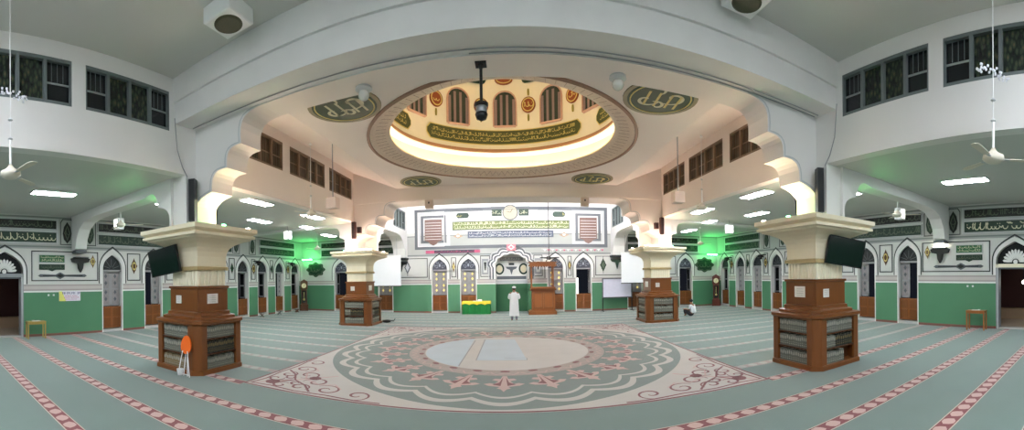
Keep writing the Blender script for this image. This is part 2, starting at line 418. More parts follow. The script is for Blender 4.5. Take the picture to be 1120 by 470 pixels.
# far wall (qibla side)
NI0, NI1, NZ = -0.83, 1.13, 3.55
NC = (NI0 + NI1) / 2
def foil(cu, hw, zs, za, o=0.0):
    """seven-lobed arch, right spring to left spring"""
    pts = []; nl = 7
    for k in range(nl):
        a0 = PI * k / nl; a1 = PI * (k + 1) / nl
        p0 = (math.cos(a0), math.sin(a0)); p1 = (math.cos(a1), math.sin(a1))
        for j in range(5):
            t = j / 5; x = p0[0] + (p1[0] - p0[0]) * t; y = p0[1] + (p1[1] - p0[1]) * t; d = math.hypot(x, y); k2 = 1 + .13 * math.sin(PI * t)
            pts.append((cu + (hw + o) * x * k2, zs + (za - zs + o) * y * k2))
    pts.append((cu - hw - o, zs)); return pts
mb = MB()
lp = [(-W - .3, 0)]
allop = [(x, HW, ZS, ZT) for x in DXB]
for x in DXB[:4]: lp += [(x - HW, 0)] + ogee_top(x, HW, ZS, ZT)[::-1] + [(x + HW, 0)]
lp += [(NI0, 0)] + foil(NC, (NI1 - NI0) / 2, 2.75, NZ)[::-1] + [(NI1, 0)]
for x in DXB[4:]: lp += [(x - HW, 0)] + ogee_top(x, HW, ZS, ZT)[::-1] + [(x + HW, 0)]
lp += [(W + .3, 0), (W + .3, 7.3), (-W - .3, 7.3)]
mb.prism([lp], -.3, 0, wallp, FB)
for x in DXB: door_lines(mb, FB, x, HW, ZS, ZT)
for a, b in ((-10.3, -8.6), (-7.1, -5.05), (-3.55, -3.25), (3.6, 3.85), (5.35, 7.2), (8.7, 10.85)): panel_lines(mb, FB, a, b, 2.2, 3.42)
panel_lines(mb, FB, -1.75, -1.15, 2.2, 3.5); panel_lines(mb, FB, 1.5, 2.05, 2.2, 3.5)
for x in (-1.45, 1.78):
    mb.ring(rect(x - .2, x + .2, 2.35, 3.3), rect(x - .12, x + .12, 2.45, 3.15), 0, .02, grey, FB); mb.flat([(x - .09, 3.1), (x + .09, 3.1), (x + .03, 2.6), (x - .03, 2.6)], .025, black, FB)
# mihrab arch bands
def strip(A, B, w_, m):
    n = len(A); mb.mesh([FB(u, v, w_) for u, v in A + B], [(i, i + 1, n + i + 1, n + i) for i in range(n - 1)], m)
hwn = (NI1 - NI0) / 2
def ft(o): return [(NC + hwn + o, 2.05)] + foil(NC, hwn, 2.75, NZ, o) + [(NC - hwn - o, 2.05)]
strip(ft(.26), ft(0), .05, white); strip(ft(.36), ft(.28), .03, greyd); strip(ft(.19), ft(.10), .06, greyd)
strip(ft(.44), ft(.40), .02, silver)
# frames above
def fr_ring(u0, u1, v0, v1, t, m, w_=.02): mb.ring(rect(u0, u1, v0, v1), rect(u0 + t, u1 - t, v0 + t, v1 - t), 0, w_, m, FB)
fr_ring(-5.85, 6.15, 3.95, 6.45, .20, greyd); fr_ring(-5.66, -3.95, 4.12, 6.28, .03, white, .03)
mb.ring(rect(-5.65, -3.6, 4.15, 6.25), rect(-5.48, -3.78, 4.32, 6.1), 0, .015, silver, FB); mb.ring(rect(3.9, 5.95, 4.15, 6.25), rect(4.08, 5.78, 4.32, 6.1), 0, .015, silver, FB)
for s0, s1 in ((-5.45, -3.85), (4.12, 5.72)):
    mb.ring(rect(s0, s1, 4.35, 6.05), rect(s0 + .16, s1 - .16, 4.5, 5.9), 0, .02, greyd, FB)
    mb.flat(plaque(s0 + .45, s1 - .45, 5.92, 6.04), .03, greyd, FB)
stp = [(-3.6, 6.25), (-1.55, 6.25), (-1.55, 6.0), (-1.05, 6.0), (-1.05, 6.45), (1.3, 6.45), (1.3, 6.0), (1.8, 6.0), (1.8, 6.25), (3.9, 6.25)]
mb.ribbon(stp, .03, .03, black, FB)
fr_ring(-3.3, 3.75, 6.3, 6.45, .03, greyd, .035)
for u0, u1 in ((-12.6, -7.2), (7.4, 12.6)):
    for z0, z1 in ((3.69, 4.24), (4.24, 4.72)): mb.ring(rect(u0 - .04, u1 + .04, z0, z1), rect(u0, u1, z0 + .02, z1 - .03), 0, .014, silver, FB)
mb.obj('wall_far', kind='structure')
mb = MB(); ops = sorted([(x - HW - .06, x + HW + .06) for x in DXB] + [(NI0, NI1)]); u = -W
for a, b in ops + [(W, W)]:
    mb.box((u, 0, 0), (a, .09, .02), MATS['skirting_red'], FB); u = b
mb.obj('baseboard_far', kind='structure')
# mihrab recess
mb = MB(); G2 = mat('niche_green', (46, 96, 62), .5)
mb.box((NI0 - .1, 0, -1.0), (NI1 + .1, 1.74, -.9), G2, FB); mb.box((NI0 - .1, 1.74, -1.0), (NI1 + .1, 4.1, -.9), white, FB)
for a, b in ((NI0 - .1, NI0), (NI1, NI1 + .1)):
    mb.box((a, 0, -.9), (b, 1.74, -.3), G2, FB); mb.box((a, 1.74, -.9), (b, 4.1, -.3), white, FB)
mb.box((NI0 - .1, 4.0, -1.0), (NI1 + .1, 4.1, -.3), white, FB)
FN = lambda u, v, w: (u, D + .9 - w, v)
mb.flat(rect(NI0 + .05, NI1 - .05, 2.02, 2.22), .01, greyd, FN); mb.flat(rect(NI0 + .02, NI1 - .02, 1.78, 1.96), .01, silver, FN)
mb.flat(rect(NI0 + .25, NI1 - .25, 3.2, 3.42), .01, grey, FN); script(mb, FN, NI0 + .3, NI1 - .3, 3.22, 3.4, .02, white)
for x in (NI0 + .22, NI1 - .22):
    mb.ring(ell(x, 2.68, .3, .36), ell(x, 2.68, .2, .25), 0, .03, gdark, FN); mb.flat(ell(x, 2.68, .19, .24), .02, cream, FN)
mb.flat([(NC - .36, 2.82), (NC - .3, 2.7), (NC - .1, 2.62), (NC, 2.3), (NC + .1, 2.62), (NC + .3, 2.7), (NC + .36, 2.82)], .04, greyd, FN)
mb.flat(plaque(NC - .18, NC + .18, 2.92, 3.04), .03, black, FN)
mb.obj('wall_mihrab', kind='structure')
mb = MB(); mb.box((4.08, .12, -1.0), (4.42, 2.05, -.95), mat('lit_corridor', (250, 246, 232), .5, emit=1.6), FB); mb.obj('wall_lit_corridor', kind='structure')  # glowing panel standing in for light from the corridor beyond
# wall behind the photographer, closing the hall
mb = MB(); mb.box((-W - .3, BACK - .3, 0), (W + .3, BACK, 7.5), wallp); mb.obj('wall_near', kind='structure')

# ---------------------------------------------------------------- upper nave walls, arches and ceilings
WZ0, WZ1 = 5.84, 6.80
WINY = [(-4.3, -1.9), (-1.6, .4), (.72, 3.05), (3.37, 5.6), (8.0, 10.35), (10.77, 13.3), (13.68, 15.9)]
for side, s in (('left', -1), ('right', 1)):
    mb = MB(); fr = (lambda u, v, w, s=s: (s * (NX + w), u, v))
    holes = [rect(a, b, WZ0, WZ1)[::-1] for a, b in WINY]
    mb.prism([rect(BACK, YB1, ZA, 7.35)] + holes[:4], 0, .3, white, fr); mb.prism([rect(YB1, YF2, ZA, 7.35)] + holes[4:], 0, .3, pink, fr)  # dome bay part in pink: its warm light put into the colour
    # last bay: wall steps inward and ends in a lobed arch coming down on the far wall
    fr2 = (lambda u, v, w, s=s: (s * (6.35 + w), u, v))
    lp = [(YF2, 7.35), (YF2, 3.5), (17.62, 3.5)]
    for (a, b, c, d) in ((17.62, 3.5, 17.95, 4.1), (17.95, 4.1, 18.35, 4.5), (18.35, 4.5, 18.9, 4.8)):
        for j in range(1, 7):
            t = j / 6; lp.append((a + (c - a) * t - .16 * math.sin(PI * t), b + (d - b) * t + .12 * math.sin(PI * t)))
    lp += [(20.6, 4.8), (21.4, 4.72), (21.9, 4.45), (22.25, 4.0), (22.4, 3.45), (D, 3.45), (D, 7.35)]
    mb.prism([lp, rect(20.1, 22.5, 5.15, 6.3)[::-1]], 0, .75, white, fr2)
    mb.box((22.35, 3.33, -.06), (D, 3.45, .81), black, (lambda u, v, w, f=fr2: f(u, v, w)))
    mb.obj('wall_nave_' + side, kind='structure')
    # pier stub above each column capital
    for (a, b) in ((6.1, 7.15), (YF0 + .3, YF2 - .05)):
        mb = MB(); x0, x1 = sorted((s * 6.98, s * 7.62)); mb.box((x0, a, 3.48), (x1, b, ZA + .02), white)
        mb.obj('wall_pier_' + side, kind='structure')

def lobes_path(c0, cusps, bul=.20, n=7):
    pts = [c0]
    P = [c0] + cusps
    for (a, b), (c, d) in zip(P[:-1], P[1:]):
        L = math.hypot(c - a, d - b); nx, nz = -(d - b) / L, (c - a) / L   # bulge up-left for a left-hand arch
        for j in range(1, n + 1):
            t = j / n; k = bul * math.sin(PI * t) * L * 1.6
            pts.append((a + (c - a) * t + nx * k, b + (d - b) * t + nz * k))
    return pts
def arch_wall(name, y0, y1, zt, cusps, m, mf):
    Lp = lobes_path((-6.98, 3.5), cusps); Rp = [(-u, v) for u, v in Lp][::-1]
    lp = [(-7.0, 3.5)] + Lp + Rp + [(7.0, 3.5), (7.0, zt), (-7.0, zt)]
    mb = MB(); fy = lambda u, v, w: (u, w, v)
    mb.prism([lp], y1, y0, mf, fy, ms=m)
    for P in (Lp, Rp):
        Q = [(u + (.05 if u < 0 else -.05) * -1, v + .03) for u, v in P]
        mb.ribbon(Q, .035, y0 - .012, silver, fy)
    return mb.obj(name, kind='structure')
# near beam and its arch wall
mb = MB(); mb.box((-NX, YB0, 6.05), (NX, YB2, 7.3), beam_m)
mb.box((-NX, YB0 - .06, 6.56), (NX, YB0, 7.3), beam_m)
mb.obj('ceiling_beam_near', kind='structure')
cus = [(-6.42, 4.38), (-5.9, 4.86), (-5.45, 5.33), (-4.85, 6.02)]
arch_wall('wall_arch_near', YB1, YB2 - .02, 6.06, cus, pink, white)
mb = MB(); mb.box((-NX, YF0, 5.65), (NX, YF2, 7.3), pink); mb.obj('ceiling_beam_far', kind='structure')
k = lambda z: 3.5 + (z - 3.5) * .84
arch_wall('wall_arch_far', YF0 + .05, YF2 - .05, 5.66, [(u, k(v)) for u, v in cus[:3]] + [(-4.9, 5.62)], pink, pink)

# aisle ceilings, beams across the aisles with their wall brackets
for side, s in (('left', -1), ('right', 1)):
    mb = MB(); x0, x1 = sorted((s * 7.3, s * (W + .3))); mb.box((x0, BACK, ZA), (x1, D + .3, ZA + .15), ceil_m)
    if s < 0: pass
    mb.obj('ceiling_aisle_' + side, kind='structure')
    for nm, (a, b) in (('near', (6.02, 6.52)), ('far', (16.5, 17.1))):
        lp = [(7.5, ZA)]
        P = [(7.6, 3.5), (8.05, 4.18), (8.75, 4.55)] if nm == 'near' else [(7.6, 3.5), (7.95, 4.2), (8.4, 4.74)]
        lp2 = [(7.6, 3.5)]
        for (p, q), (r_, t_) in zip(P[:-1], P[1:]):
            L = math.hypot(r_ - p, t_ - q)
            for j in range(1, 8):
                t = j / 7; kk = .3 * math.sin(PI * t) * L; lp2.append((p + (r_ - p) * t - (t_ - q) / L * kk, q + (t_ - q) * t + (r_ - p) / L * kk))
        lp = [(7.5, ZA + .02), (7.5, 3.5)] + lp2 + ([(12.2, 4.55), (12.9, 4.47), (13.35, 4.25), (13.62, 3.9), (13.72, 3.5), (W, 3.42), (W, ZA + .02)] if nm == 'near' else [(W, 4.74), (W, ZA + .02)])
        mb = MB(); fa = lambda u, v, w, s=s: (s * u, w, v)
        mb.prism([lp], b, a, white, fa)
        if nm == 'near':
            mb.box((13.68, 3.34, a + .02), (W, 3.45, b - .02), greyd, lambda u, v, w, s=s: (s * u, w, v))
        mb.obj('ceiling_aisle_beam_' + side, kind='structure')
# nave ceilings
mb = MB(); mb.box((-NX - .3, BACK, ZN), (NX + .3, YB0, ZN + .2), ceil_m); mb.obj('ceiling_near_bay', kind='structure')
mb = MB(); mb.box((-NX - .3, YF2, ZN + .05), (NX + .3, D + .3, ZN + .25), white); mb.obj('ceiling_far_bay', kind='structure')
DC = (-.05, 11.27); RR = 3.90
mb = MB(); n = 72
circ = [(DC[0] + RR * math.cos(2 * PI * i / n), DC[1] + RR * math.sin(2 * PI * i / n)) for i in range(n)]
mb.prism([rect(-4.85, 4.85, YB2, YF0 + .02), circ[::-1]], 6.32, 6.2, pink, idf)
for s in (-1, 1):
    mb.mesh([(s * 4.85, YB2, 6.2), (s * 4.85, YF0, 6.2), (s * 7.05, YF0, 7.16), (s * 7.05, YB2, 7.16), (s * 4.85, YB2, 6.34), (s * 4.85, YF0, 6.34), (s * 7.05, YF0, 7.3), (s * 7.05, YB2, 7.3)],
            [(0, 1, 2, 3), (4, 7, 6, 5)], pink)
# moulded ring sloping up to the lip
ringm = mat('ring_relief', (216, 196, 178), .5, var=.18, scale=14, bump=.3)
mb.lathe([(RR + .09, 6.2), (RR + .09, 6.17), (RR + .02, 6.15), (RR, 6.2)], (DC[0], DC[1], 0), mat('ring_brown', (150, 118, 100), .5), n=96, cap=False)
mb.lathe([(RR, 6.2), (RR - .1, 6.23), (RR - .54, 6.36), (RR - .58, 6.38), (RR - .58, 6.43), (RR - .30, 6.43)], (DC[0], DC[1], 0), ringm, n=96, cap=False)
zig = []
for i in range(96):
    a = 2 * PI * i / 96
    for (da, r_, z_), (db, r2, z2) in (((0, RR - .14, 6.235), (.5, RR - .44, 6.32)), ((.5, RR - .44, 6.32), (1, RR - .14, 6.235))):
        p = []
        for q, rr, zz in ((da, r_, z_), (db, r2, z2)):
            aa = a + q * 2 * PI / 96
            p += [(DC[0] + rr * math.sin(aa), DC[1] + rr * math.cos(aa), zz), (DC[0] + (rr - .025) * math.sin(aa), DC[1] + (rr - .025) * math.cos(aa), zz + .012)]
        mb.face([p[0], p[2], p[3], p[1]], MATS['ring_brown'])
mb.obj('ceiling_dome_bay', kind='structure')
# drum and cupola
domem = mat('drum_cream', (242, 236, 220), .6, var=.03)
mb = MB(); RD = 3.62
mb.lathe([(3.78, 6.30), (3.78, 6.99)], (DC[0], DC[1], 0), mat('cove_yellow', (248, 232, 184), .6, var=.05), n=96, cap=False)
mb.lathe([(3.78, 6.99), (RD - .06, 7.03), (RD - .10, 7.08), (RD - .06, 7.24), (RD, 7.28)], (DC[0], DC[1], 0), domem, n=96, cap=False)
mb.lathe([(RD - .115, 7.07), (RD - .12, 7.13), (RD - .08, 7.22)], (DC[0], DC[1], 0), mat('band_rust', (176, 130, 98), .5, var=.25, scale=30), n=96, cap=False)
prof = [(RD, 7.28), (RD, 10.15)] + [(RD * math.cos(t), 10.15 + 2.6 * math.sin(t)) for t in [PI / 2 * j / 10 for j in range(1, 11)]]
mb.lathe(prof, (DC[0], DC[1], 0), domem, n=96, cap=False)
mb.obj('ceiling_dome', smooth=False, kind='structure')
# cove lamp strip behind the lip
mb = MB(); mb.lathe([(3.44, 6.432), (3.50, 6.432), (3.50, 6.46), (3.44, 6.46), (3.44, 6.432)], (DC[0], DC[1], 0), mat('cove_strip', (255, 226, 150), .5, emit=COVE * 6, ecol=(255, 243, 216)), n=96, cap=False)
tag(mb.obj('cove_light_strip'), 'warm glowing light strip hidden behind the lip of the dome ring', 'light')

# ---------------------------------------------------------------- doors and windows
pane_l = mat('pane_grey', (146, 140, 142), .3, var=.3, scale=5); pane_w = mat('pane_warm', (220, 190, 110), .4, emit=.25, var=.5, scale=4)
leaf_m = mat('door_leaf_grey', (150, 148, 150), .45)
fan_d = mat('fanlight_dark', (20, 26, 30), .35); fan_g = mat('fanlight_grey', (66, 68, 80), .4)
lace = mat('fan_tracery', (160, 166, 178), .5)
NDOOR = [0]
def make_door(kind, loc, rz, fan='dark'):
    NDOOR[0] += 1
    hw, zs, za = HW, ZS, ZT
    mb = MB()
    F = lambda u, v, w: (u, -w, v)
    out = [(-hw, 0)] + ogee_top(0, hw, zs, za)[::-1] + [(hw, 0)]
    inn = [(-hw + .05, 0)] + ogee_top(0, hw - .05, zs, za - .08)[::-1] + [(hw - .05, 0)]
    n = len(out)
    mb.mesh([F(u, v, 0.0) for u, v in out] + [F(u, v, 0.0) for u, v in inn], [(i, i + 1, n + i + 1, n + i) for i in range(n - 1)], white)
    mb.mesh([F(u, v, 0.0) for u, v in inn] + [F(u, v, -.28) for u, v in inn], [(i, i + 1, n + i + 1, n + i) for i in range(n - 1)], white)
    mb.box((-hw, .02, 0), (hw, .28, .11), mat('sill_stone', (190, 188, 184), .5)); mb.box((-hw + .04, .08, 2.60), (hw - .04, .2, 2.68), leaf_m)
    d = mb.obj('door_%d' % NDOOR[0], kind='structure', loc=loc, rot=rz)
    # fanlight
    mb = MB(); fm = fan_d if fan == 'dark' else fan_g
    mb.prism([[(-hw + .05, 2.68)] + ogee_top(0, hw - .05, zs, za - .08)[::-1] + [(hw - .05, 2.68)]], -.14, -.12, fm, F)
    if fan == 'grey':
        for s in (-1, 1):
            for (cu, cv, r, a0, tr, dd) in ((.2, 2.85, .13, 0, 1.1, 1), (.34, 3.0, .09, 2, 1, -1), (.12, 3.12, .1, 1, 1, -1)):
                mb.ribbon([(s * u, v) for u, v in spiral(cu, cv, r, a0, tr, dd, 14)], .022, -.11, lace, F)
        mb.flat(ell(0, 2.95, .06, .1, 10), -.10, lace, F)
    else:
        for i in range(5):
            a = PI * (i + .5) / 5; mb.ribbon([(.08 * math.cos(a), 2.72 + .08 * math.sin(a)), (.42 * math.cos(a), 2.72 + .42 * math.sin(a))], .02, -.11, greyd, F)
    mb.obj('fanlight', d)
    # low brown gate
    mb = MB()
    for s in (-1, 1):
        x0, x1 = sorted((s * .005, s * (hw - .06)))
        mb.box((x0, .1, .16), (x1, .14, 1.08), orange_w)
        for (a, b) in ((.22, .6), (.66, 1.02)): mb.box((x0 + .05, .088, a), (x1 - .05, .1, b), brown)
    mb.obj('lower_gate', d)
    spec = {'closed': (1, 1), 'half': (0, 1), 'halfr': (1, 0), 'dark': (0, 0)}[kind]
    for s, on in ((-1, spec[0]), (1, spec[1])):
        mb = MB(); L = hw - .06
        if on: u0, u1 = sorted((0.0, s * L)); fy = lambda x, y, z: (x, .2 + y, z)
        else: u0, u1 = 0, L; fy = lambda x, y, z, s=s: (s * (L - .02) + y * -s, .24 + x * .95, z)
        for (a, b) in (((u0, 0, 1.1), (u0 + .07, .03, 2.6)), ((u1 - .07, 0, 1.1), (u1, .03, 2.6)), ((u0, 0, 1.1), (u1, .03, 1.18)), ((u0, 0, 2.52), (u1, .03, 2.6)), ((u0, 0, 1.8), (u1, .03, 1.88))): mb.box(a, b, leaf_m, fy)
        lf = mb.obj('door_leaf', d)
        mb = MB(); pm = pane_w if fan == 'warm' else (pane_l if on else dark)
        if fan == 'grey' and on: pm = pane_l
        mb.box((u0 + .07, .01, 1.18), (u1 - .07, .02, 1.8), pm, fy); mb.box((u0 + .07, .01, 1.88), (u1 - .07, .02, 2.52), pm, fy)
        if on:
            for z in (1.4, 1.7, 2.1, 2.4): mb.flat(leafshape((u0 + u1) / 2, z, .07, .1, 3), .01, (mat('pane_reflection', (226, 206, 120), .4, emit=.3) if fan == 'grey' else greyd), lambda u, v, w, fy=fy: fy(u, -w + .012, v))  # yellow reflections painted as glowing marks on the far wall panes
        mb.obj('glass_pane', lf)
    return d
DK = ['closed', 'half', 'half', 'half', 'dark', 'dark', 'half', 'dark']
for i, y in enumerate(DY):
    make_door(DK[i], (-W, y, 0), PI / 2)
for i, y in enumerate(DY):
    make_door(['halfr', 'halfr', 'dark', 'dark', 'half', 'closed', 'closed', 'half'][i], (W, y, 0), -PI / 2)
for i, x in enumerate(DXB):
    make_door(['dark', 'closed', 'closed', 'closed', 'closed', 'dark', 'closed', 'dark'][i], (x, D, 0), 0, 'grey')
# wide side entrances with a sunburst fanlight
for side, s in (('left', -1), ('right', 1)):
    cy = BIGY[side]; NDOOR[0] += 1
    F = lambda u, v, w: (u, -w, v)
    mb = MB()
    for a in (-1, 1):
        x0, x1 = sorted((a * .64, a * .75)); mb.box((x0, -.04, 0), (x1, .3, 2.5), grey); x0, x1 = sorted((a * .66, a * .69)); mb.box((x0, -.06, 0), (x1, -.04, 2.5), silver)
    mb.box((-.75, -.06, 2.36), (.75, .3, 2.5), grey if s < 0 else cream2); mb.box((-.64, -.03, 2.30), (.64, .2, 2.36), greyd)
    mb.box((-.75, 0, 0), (.75, .3, .05), MATS['sill_stone'])
    d = mb.obj('door_%d' % NDOOR[0], kind='structure', loc=(s * W, cy, 0), rot=-s * PI / 2)
    mb = MB(); mb.prism([[(-.7, 2.5)] + ogee_top(0, .7, BZS, BZT - .06)[::-1] + [(.7, 2.5)]], -.14, -.12, dark, F)
    for i in range(11):
        a = PI * (i + .5) / 11; c, q = math.cos(a), math.sin(a)
        pts = [(r * c - e * q, 2.56 + r * q + e * c) for r, e in ((.14, -.015), (.3, -.045), (.46, -.05), (.52, 0), (.46, .05), (.3, .045), (.14, .015))]
        mb.flat(pts, -.11, white, F)
    mb.flat(ell(0, 2.58, .09, .09, 12), -.10, white, F)
    mb.obj('sunburst_fanlight', d)
    # porch beyond
    mb = MB(); F2 = FL if s < 0 else FR
    mb.box((1.0, -.02, -3.4), (5.5, .012, -.3), mat('porch_tile', (206, 186, 164) if s < 0 else (170, 170, 176), .3), F2)
    mb.box((1.0, 0, -3.5), (5.5, 2.6, -3.4), mat('porch_wall', (70, 36, 34) if s < 0 else (26, 26, 34), .6), F2)
    mb.box((1.0, 0, -3.4), (5.5, .5, -3.0), mat('porch_step', (196, 168, 140) if s < 0 else (60, 60, 68), .5), F2)
    mb.obj('wall_porch_' + side, kind='structure')
    mb = MB(); px = s * (W + 1.8); mb.ball((px, cy + .05, 1.75 if s > 0 else 1.95), .07 if s > 0 else .05, mat('porch_bulb', (255, 250, 235), .4, emit=60 if s > 0 else 18)); mb.tube([(px, cy + .05, 1.75), (px, cy + .05, 2.75)], .012, blackp)
    tag(mb.obj('porch_lamp'), 'small glowing round lamp outside the %s wide entrance' % side, 'lamp')

def stained():
    m = bpy.data.materials.new('stained_glass'); m.use_nodes = True; nt = m.node_tree; b = nt.nodes['Principled BSDF']
    tc = nt.nodes.new('ShaderNodeTexCoord'); mp = nt.nodes.new('ShaderNodeMapping'); mp.inputs['Scale'].default_value = (9, 9, 4); nt.links.new(tc.outputs['Object'], mp.inputs[0])
    v = nt.nodes.new('ShaderNodeTexVoronoi'); v.feature = 'F1'; v.inputs['Scale'].default_value = 1.6; nt.links.new(mp.outputs[0], v.inputs['Vector'])
    cr = nt.nodes.new('ShaderNodeValToRGB'); cr.color_ramp.interpolation = 'EASE'
    st = [(0, (96, 84, 60)), (.35, (54, 66, 50)), (.6, (34, 40, 36)), (.9, (22, 26, 26))]
    while len(cr.color_ramp.elements) < 4: cr.color_ramp.elements.new(.5)
    for e, (p, c) in zip(cr.color_ramp.elements, st): e.position = p; e.color = lin(c)
    nt.links.new(v.outputs['Distance'], cr.inputs[0]); nt.links.new(cr.outputs[0], b.inputs['Base Color']); b.inputs['Roughness'].default_value = .18
    return m
stain = stained(); louv = mat('louvre_brown', (96, 82, 66), .4, var=.3, scale=9)
frame_m = mat('window_frame', (104, 112, 112), .4); frame_p = mat('window_frame_pale', (140, 146, 144), .4)
fr_w = mat('window_frame_brown', (140, 116, 96), .5)  # frames browned to carry the warm light of the dome bay
NWIN = [0]
def make_window(L, H, loc, rz, warm=False, open_first=True):
    NWIN[0] += 1; mb = MB(); fm = fr_w if warm else frame_m
    mb.box((-L / 2, -.03, 0), (L / 2, .12, .07), fm); mb.box((-L / 2, -.03, H - .07), (L / 2, .12, H), fm)
    n = 4; wd = L / n
    for i in range(n + 1):
        x = -L / 2 + i * wd; t = .035; mb.box((max(-L / 2, x - t), -.03, .07), (min(L / 2, x + t), .12, H - .07), fm)
    o = mb.obj('window_%d' % NWIN[0], kind='structure', loc=loc, rot=rz)
    for i in range(n):
        x0 = -L / 2 + i * wd + .035; x1 = x0 + wd - .07; mb = MB()
        edge = i in (0, 3)
        mb.box((x0, .06, .07), (x1, .075, H - .07), (louv if warm else (glassd if edge else stain)))
        if warm or edge:
            mb.box((x0, .045, .44), (x1, .06, .48), frame_p if not warm else fr_w)
            for k_ in range(1, 4):
                x = x0 + (x1 - x0) * k_ / 4
                mb.box((x - .006, .05, .07 if warm else .5), (x + .006, .06, H - .07), frame_m if not warm else brown_d)
        mb.obj('glass_pane', o)
    return o
for s in (-1, 1):
    for a, b in WINY: make_window(b - a, WZ1 - WZ0, (s * (NX + .04), (a + b) / 2, WZ0), -s * PI / 2, warm=a > 7)
    make_window(2.4, 1.15, (s * 6.39, 21.3, 5.15), -s * PI / 2, warm=False)

# arched windows round the drum
def dome_frame(a0): return lambda u, v, w: (DC[0] + (RD - w - .008) * math.sin(a0 + u / RD), DC[1] + (RD - w - .008) * math.cos(a0 + u / RD), v)
barm = mat('window_bar_mauve', (140, 118, 122), .5); gpane = mat('drum_pane', (50, 62, 56), .15, var=.3)
drumtrim = mat('drum_trim', (206, 166, 150), .5)
for i in range(-3, 4):
    a = math.radians(30 * i + .5); F = dome_frame(a)
    z0, z1, hw = 8.13, 9.06, .43
    arc = lambda h, zt: [(-h, z0)] + [(-h * math.cos(PI * j / 10), zt + h * math.sin(PI * j / 10)) for j in range(11)] + [(h, z0)]
    NWIN[0] += 1; mb = MB(); mb.ring(arc(hw + .05, z1), arc(hw, z1)[:], .0, .07, drumtrim, F)
    for x in (-.36, -.14, .1, .36): mb.box((x - .05, z0, .02), (x + .05, z1 + (.3 if abs(x) < .2 else .12), .06), barm, F)
    mb.box((-hw, z0 - .04, .0), (hw, z0 + .02, .08), drumtrim, F)
    o = mb.obj('window_%d' % NWIN[0], kind='structure')
    mb = MB(); mb.prism([arc(hw, z1)], 0, .03, gpane, F); mb.obj('glass_pane', o)
NW = ['first', 'second', 'third', 'fourth', 'fifth', 'sixth']
for i in range(-3, 3):
    a = math.radians(30 * i + 15.5); F = dome_frame(a); mb = MB()
    mb.prism([ell(0, 8.93, .29, .31, 24)], 0, .05, rbrown, F); mb.ring(ell(0, 8.93, .25, .27, 24), ell(0, 8.93, .21, .23, 24), .05, .06, gold, F)
    script(mb, F, -.15, .16, 8.79, 9.07, .065, gold, 1.2)
    mb.prism([plaque(-.04, .04, 9.30, 9.56, .1)], 0, .03, mat('olive_drop', (150, 138, 60), .5), F); mb.prism([plaque(-.04, .04, 8.30, 8.56, .1)], 0, .03, MATS['olive_drop'], F)
    tag(mb.obj('dome_roundel'), 'round brown gold medallion in the dome drum, %s from the left' % NW[i + 3], 'medallion', 'roundels between the dome windows')
def dome_band(a0, a1, z0, z1, label):
    F = dome_frame(0); u0, u1 = a0 * RD, a1 * RD; mb = MB(); n = 40; hh = (z1 - z0) / 2; zc = (z0 + z1) / 2
    for (g, m, wv) in ((0, gold, .035), (.035, golive, .045)):
        A = []; B = []
        for i in range(n + 1):
            u = u0 + g + (u1 - u0 - 2 * g) * i / n; e = min(u - u0 - g, u1 - g - u); k_ = (hh - g) * (1 if e > hh * .7 else math.sqrt(max(.08, 1 - (1 - e / (hh * .7)) ** 2)))
            A.append(F(u, zc + k_, wv)); B.append(F(u, zc - k_, wv))
        mb.mesh(A + B, [(i, i + 1, n + 1 + i + 1, n + 1 + i) for i in range(n)], m)
    script(mb, F, u0 + .25, u1 - .25, z0 + .11, z1 - .1, .055, gold, 1.0, 2)
    tag(mb.obj('calligraphy_band'), label, 'calligraphy panel')
for k_, nm in ((0, 'long central'), (-1, 'left'), (1, 'right')):
    c0 = math.radians(120 * k_ * .97); dome_band(c0 - math.radians(52), c0 + math.radians(52), 7.39, 7.98, '%s dark green band of gold script round the base of the dome drum' % nm)
for i in range(-2, 3):
    a = math.radians(i * 22.5); F = dome_frame(a); mb = MB()
    if i % 2 == 0: mb.prism([ell(0, 9.98, .36, .2, 16)], 0, .06, rbrown, F); mb.ring(ell(0, 9.98, .31, .16), ell(0, 9.98, .28, .13), .06, .07, gold, F); lb = 'small brown oval medallion high in the dome, %s' % {-2: 'left of centre', 0: 'in the centre', 2: 'right of centre'}[i]
    else:
        mb.prism([plaque(-.72, .72, 9.8, 10.14, .8)], 0, .06, gdark, F); script(mb, F, -.5, .5, 9.83, 10.1, .07, gold); lb = 'dark green script plaque high in the dome, %s of the middle oval' % ('left' if i < 0 else 'right')
    tag(mb.obj('dome_plaque'), lb, 'medallion')
# spandrel medallions on the flat ceiling round the dome
for sx in (-1, 1):
    for yy, dn in ((7.85, 'near'), (15.15, 'far')):
        mb = MB(); cx = sx * 3.52; F = lambda u, v, w, cx=cx, yy=yy: (cx + u, yy + v, 6.198 - w)
        mb.prism([ell(0, 0, .86, .86, 32)], 0, .03, mat('medallion_rim', (150, 140, 112), .5), F); mb.prism([ell(0, 0, .76, .76, 32)], .03, .04, mat('medallion_green', (62, 78, 58), .5, var=.2), F)
        for (cu, cv, r, a0, tr, d) in ((-.3, .1, .3, 0, .8, 1), (.25, -.15, .32, 2, .9, -1), (0, .3, .22, 4, .7, 1), (-.2, -.4, .2, 1, .6, -1)): mb.ribbon(spiral(cu, cv, r, a0, tr, d), .08, .045, cscript if dn == 'near' else gold, F, True)
        for x in (-.35, -.1, .18, .4): mb.ribbon([(x, -.3), (x + .05, .35)], .06, .045, cscript if sx < 0 else gold, F)
        mb.ring(ell(0, 0, .71, .71, 32), ell(0, 0, .68, .68, 32), .04, .05, gold, F)
        tag(mb.obj('ceiling_medallion'), 'round green script medallion on the ceiling, %s %s corner of the dome' % (dn, 'left' if sx < 0 else 'right'), 'medallion')

